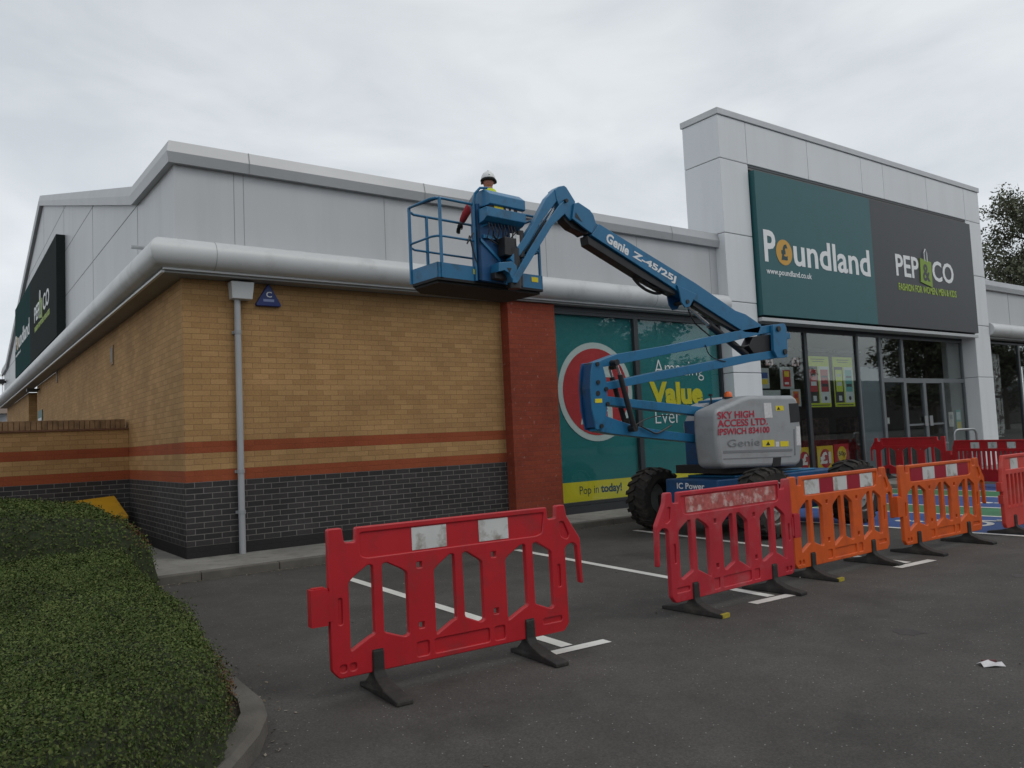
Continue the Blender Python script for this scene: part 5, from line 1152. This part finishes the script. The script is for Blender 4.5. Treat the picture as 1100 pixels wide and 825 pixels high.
def barrier(label, x, y, rz, kind, m, strips, mirror=False, tilt=0, feet=(.30, .30), scuff=False, z=-.1, tip=None, group='road barriers fencing off the parking bays'):
    e = thing('road_barrier', label, 'barrier', (x, y, z), rz, group)
    key = kind
    if key not in _bm: _bm[key] = barrier_meshes() if kind == 'chevron' else slat_meshes()
    me = _bm[key].copy(); 
    if mirror: me.transform(Matrix.Translation((W0, 0, 0)) @ Matrix.Scale(-1, 4, (1, 0, 0))); me.flip_normals()
    T0 = Matrix.Translation((0, 0, .115)) @ Matrix.Rotation(tilt, 4, 'X') @ Matrix.Translation((0, 0, -.115))
    me.transform(T0); o = bpy.data.objects.new('panel', me); COL.objects.link(o); me.materials.append(m); o.parent = e
    def child(nm, mb, mt, par=e):
        m_ = mb.mesh(nm) if isinstance(mb, MB) else mb; m_.materials.append(mt); q = bpy.data.objects.new(nm, m_); COL.objects.link(q); q.parent = par; return q
    for a, b, w_ in strips:
        g = MB(); g.box(a, b, -.0125, -.0095, .792, .930, T0); g.box(a, b, .0095, .0125, .792, .930, T0); child('reflective_strip', g, M_rwhite if w_ else M_rred, o)
    if scuff:
        g = MB(); g.box(.23, 1.49, -.0125, -.0095, .80, .925, T0); child('glue_residue', g, M_scuff, o)
    for i, u in enumerate((.285, 1.385)):
        g = foot_mesh(*feet); g.v = [(p[0] + u, p[1], p[2]) for p in g.v]
        q = child('foot', g, M_rubber); b = q.modifiers.new('b', 'BEVEL'); b.width = .008; b.segments = 2
        if tip and tip[i]:
            g = MB(); g.prism([(-feet[0] - .003, .0), (-feet[0] - .003, .031), (-feet[0] + .022, .033), (-feet[0] + .022, 0)], -.045, .045, 'yz'); g.v = [(p[0] + u, p[1], p[2] + .002) for p in g.v]; child('yellow_tip', g, M_ytip, q)
        g = MB(); g.box(u - .034, u + .034, -.026, .026, .10, .245, T0); child('foot_clip', g, M_rubber, q)
    return e
def slat_meshes():
    H = .98; z0 = .10; Wd = 1.95
    outer = [(.03, z0), (Wd - .03, z0), (Wd, z0 + .05), (Wd, .8), (Wd - .08, H), (.08, H), (.02, .83), (0, .7), (0, z0 + .05)]
    holes = []; u = .13
    while u < Wd - .16:
        holes.append([(u, .35), (u + .065, .35), (u + .065, .74), (u, .74)]); u += .118
    strip = [(.12, .80), (Wd - .12, .80), (Wd - .14, .94), (.14, .94)]
    shell = curve_plate(rnd_poly(outer, .02), [rnd_poly(h, .012, 2) for h in holes] + [rnd_poly(strip, .012, 2)], .045, .008, 'slat_shell')
    web = MB(); web.prism(strip, -.009, .009, 'xz')
    for k_ in range(15): web.prism([(.12 + k_ * .118, .33), (.20 + k_ * .118, .33), (.16 + k_ * .118, .37)], -.03, .03, 'xz')
    sock = MB(); sock.box(-.06, .01, -.03, .03, .55, .66); sock.box(-.03, .02, -.028, .028, .40, .50); sock.box(Wd - .01, Wd + .07, -.03, .03, .5, .6)
    return mesh_join([shell, web.mesh('w'), sock.mesh('s')], 'slat_panel')
# B1..B4, hooked in a row across the bays
barrier('red barrier standing alone before the brick wall, two white patches on its rail', -.79, -6.46, -.035, 'chevron', M_bred, [(.545, .79, 1), (1.03, 1.26, 1)], feet=(.37, .16), tilt=R(-1))
barrier('worn red barrier with scuffed bare rail, left neighbour of the orange ones', 2.01, -6.47, .055, 'chevron', M_bfade, [], mirror=True, scuff=True, tip=(1, 0))
barrier('orange barrier with white, red, white, red, white rail next to the worn red barrier', 3.87, -6.28, .025, 'chevron', M_borange, [(.24 + k_ * .248, .24 + (k_ + 1) * .248, k_ % 2 == 0) for k_ in range(5)], tip=(1, 0))
barrier('orange barrier with red, white, red, white, red rail before the blue bays', 5.82, -6.28, -.015, 'chevron', M_borange, [(.22 + k_ * .256, .22 + (k_ + 1) * .256, k_ % 2) for k_ in range(5)])
barrier('faded red slatted barrier cut off by the right edge of the photo', 7.88, -6.42, .03, 'slat', M_bpink, [(.30, .52, 1), (.74, .96, 1), (1.18, 1.40, 1)])
barrier('plain deep red barrier standing before the shop entrance doors', 15.95, -.22, R(-94), 'chevron', M_bred, [], mirror=True, z=0.0)
barrier('red slatted barrier with white patches across the forecourt beyond the blue bays', 15.75, -2.12, R(-109), 'slat', M_bred, [(.50, .72, 1), (.94, 1.16, 1), (1.4, 1.6, 1)])

# ================================================================== SMALL THINGS
def hoop(x, y, rz, label):
    e = thing('cycle_stand', label, 'cycle stand', (x, y, 0), rz, 'steel hoop stands by the entrance')
    M_ = Matrix.Translation((x, y, 0)) @ Matrix.Rotation(rz, 4, 'Z'); g = MB(); hw_ = .33; p = [(-hw_, 0, 0), (-hw_, 0, .96)] + [(-hw_ + .12 - .12 * math.cos(a), 0, .96 + .12 * math.sin(a)) for a in (.5, 1.0, 1.57)] + [(hw_ - .12 + .12 * math.sin(a), 0, .96 + .12 * math.cos(a)) for a in (0, .5, 1.0, 1.57)] + [(hw_, 0, 0)]
    g.tube(p, .03, 12); obj('hoop', g, M_galv, e, M=M_, smooth=True)
    g = MB(); g.tube([(-hw_, 0, 0), (-hw_, 0, .012)], .06, 12); g.tube([(hw_, 0, 0), (hw_, 0, .012)], .06, 12); obj('floor_flange', g, M_galv, e, M=M_)
hoop(18.0, -1.38, R(-22), 'tall grey steel hoop beside the right column of the portal')
for i, (x, y) in enumerate(((17.1, -.78), (17.55, -1.1))):
    e = thing('bollard', ('left' if i == 0 else 'right') + ' one of two short dark posts with pale caps before the entrance doors', 'bollard', (x, y, 0), 0, 'short posts before the entrance')
    g = MB(); g.tube([(x, y, 0), (x, y, .76)], .07, 16); obj('post', g, M_frame2, e, smooth=True); g = MB(); g.tube([(x, y, .76), (x, y, .79), (x, y, .80)], [.078, .078, .05], 16); obj('cap', g, M_galv, e, smooth=True)
e = thing('hazard_board', 'black and white diagonally striped board behind the far slatted barrier', 'hazard board', (17.2, -3.6, -.1))
Mh = Matrix.Translation((17.2, -3.55, -.1)) @ Matrix.Rotation(R(-70), 4, 'Z')
g = MB(); g.box(-.28, .28, -.02, .02, .30, .86); obj('board', g, M_wsticker, e, M=Mh)
g = MB()
for k_ in range(-2, 4): 
    p = [(-.28 + k_ * .18, .30), (-.19 + k_ * .18, .30), (.03 + k_ * .18, .62), (-.06 + k_ * .18, .62)]
    p = [(max(-.28, min(.28, a)), b) for a, b in p]; g.prism(p, -.024, -.0205, 'xz')
obj('black_stripe', g, M_pblack, e, M=Mh); g = MB(); g.box(-.25, -.2, -.02, .02, 0, .3); g.box(.2, .25, -.02, .02, 0, .3); obj('leg', g, M_black, e, M=Mh)
# litter
e = thing('litter', 'crumpled white and dark wrapper lying on the asphalt at the right', 'litter', (2.38, -8.64, -.1), R(15))
g = MB(); Ml = Matrix.Translation((2.38, -8.64, -.1)) @ Matrix.Rotation(R(-38), 4, 'Z')
vv = [(a * .75, b * .75, c) for a, b, c in [(-.085, -.05, .004), (.0, -.055, .012), (.085, -.045, .003), (-.08, .0, .02), (.0, .005, .010), (.08, .0, .022), (-.09, .05, .006), (.0, .045, .026), (.075, .055, .008)]]
g.add(vv, [(0, 1, 4, 3), (1, 2, 5, 4), (3, 4, 7, 6), (4, 5, 8, 7)]); o = obj('wrapper', g, mat('white_paper', (.62, .6, .6), .6, var=.1, scale=40), e, M=Ml); o.modifiers.new('s', 'SOLIDIFY').thickness = .002
g = MB(); g.box(-.035, .05, .03, .048, .008, .024); obj('dark_fold', g, mat('dark_red_paper', (.10, .03, .03), .6), e, M=Ml, bevel=.004)
# leaf litter and grit in the gutters
r_ = np.random.default_rng(5); P = np.zeros((420, 3)); P[:, 0] = r_.uniform(-1.0, 8, 420); P[:, 1] = -1.27 - np.abs(r_.normal(0, .07, 420)); P[:, 2] = -.093
P2 = np.zeros((160, 3)); P2[:, 1] = r_.uniform(-7.3, -2, 160); P2[:, 0] = np.interp(P2[:, 1], [-7.3, -6.5, -2], [-1.5, -1.13, -.93]) + np.abs(r_.normal(0, .08, 160)); P2[:, 2] = -.093
P3 = np.zeros((120, 3)); P3[:, 0] = r_.uniform(-1, 8, 120); P3[:, 1] = r_.uniform(-9.5, -1.5, 120); P3[:, 2] = -.094
o = obj('fallen_leaves', quad_mesh('leaves', quads(np.concatenate([P, P2, P3]), .011, r_, 3.0)), leaf_mat('dry_leaf', (.10, .07, .04), (.30, .27, .22))); tag(o, 'scattered dry leaf bits along the kerbs', 'leaves', kind='stuff')

# far left background, seen past the gable
e = thing('distant_building', 'small pale roofed building with rails far beyond the side wall', 'building', (2, 84, 0))
g = MB(); g.box(-16, 5.0, 84, 92, 0, 6.2); obj('wall', g, mat('far_wall', (.30, .31, .33), .8, var=.3, scale=.8), e); g = MB(); g.box(-16.4, 5.4, 83.6, 92.4, 6.2, 7.2); obj('roof', g, mat('far_roof', (.33, .26, .22), .8), e)
g = MB(); g.box(-16, 5.2, 83.4, 83.5, 9.0, 9.2); g.box(-16, 5.2, 83.4, 83.5, 9.9, 10.1)
for x in range(-15, 6, 3): g.box(x, x + .12, 83.4, 83.5, 7.2, 10)
obj('rail', g, M_letter, e)
g = MB()
for x in range(-15, 5, 2): g.box(x, x + 1.2, 83.9, 83.99, 2.5, 5.4)
obj('window', g, mat('far_window', (.45, .5, .55), .3), e)
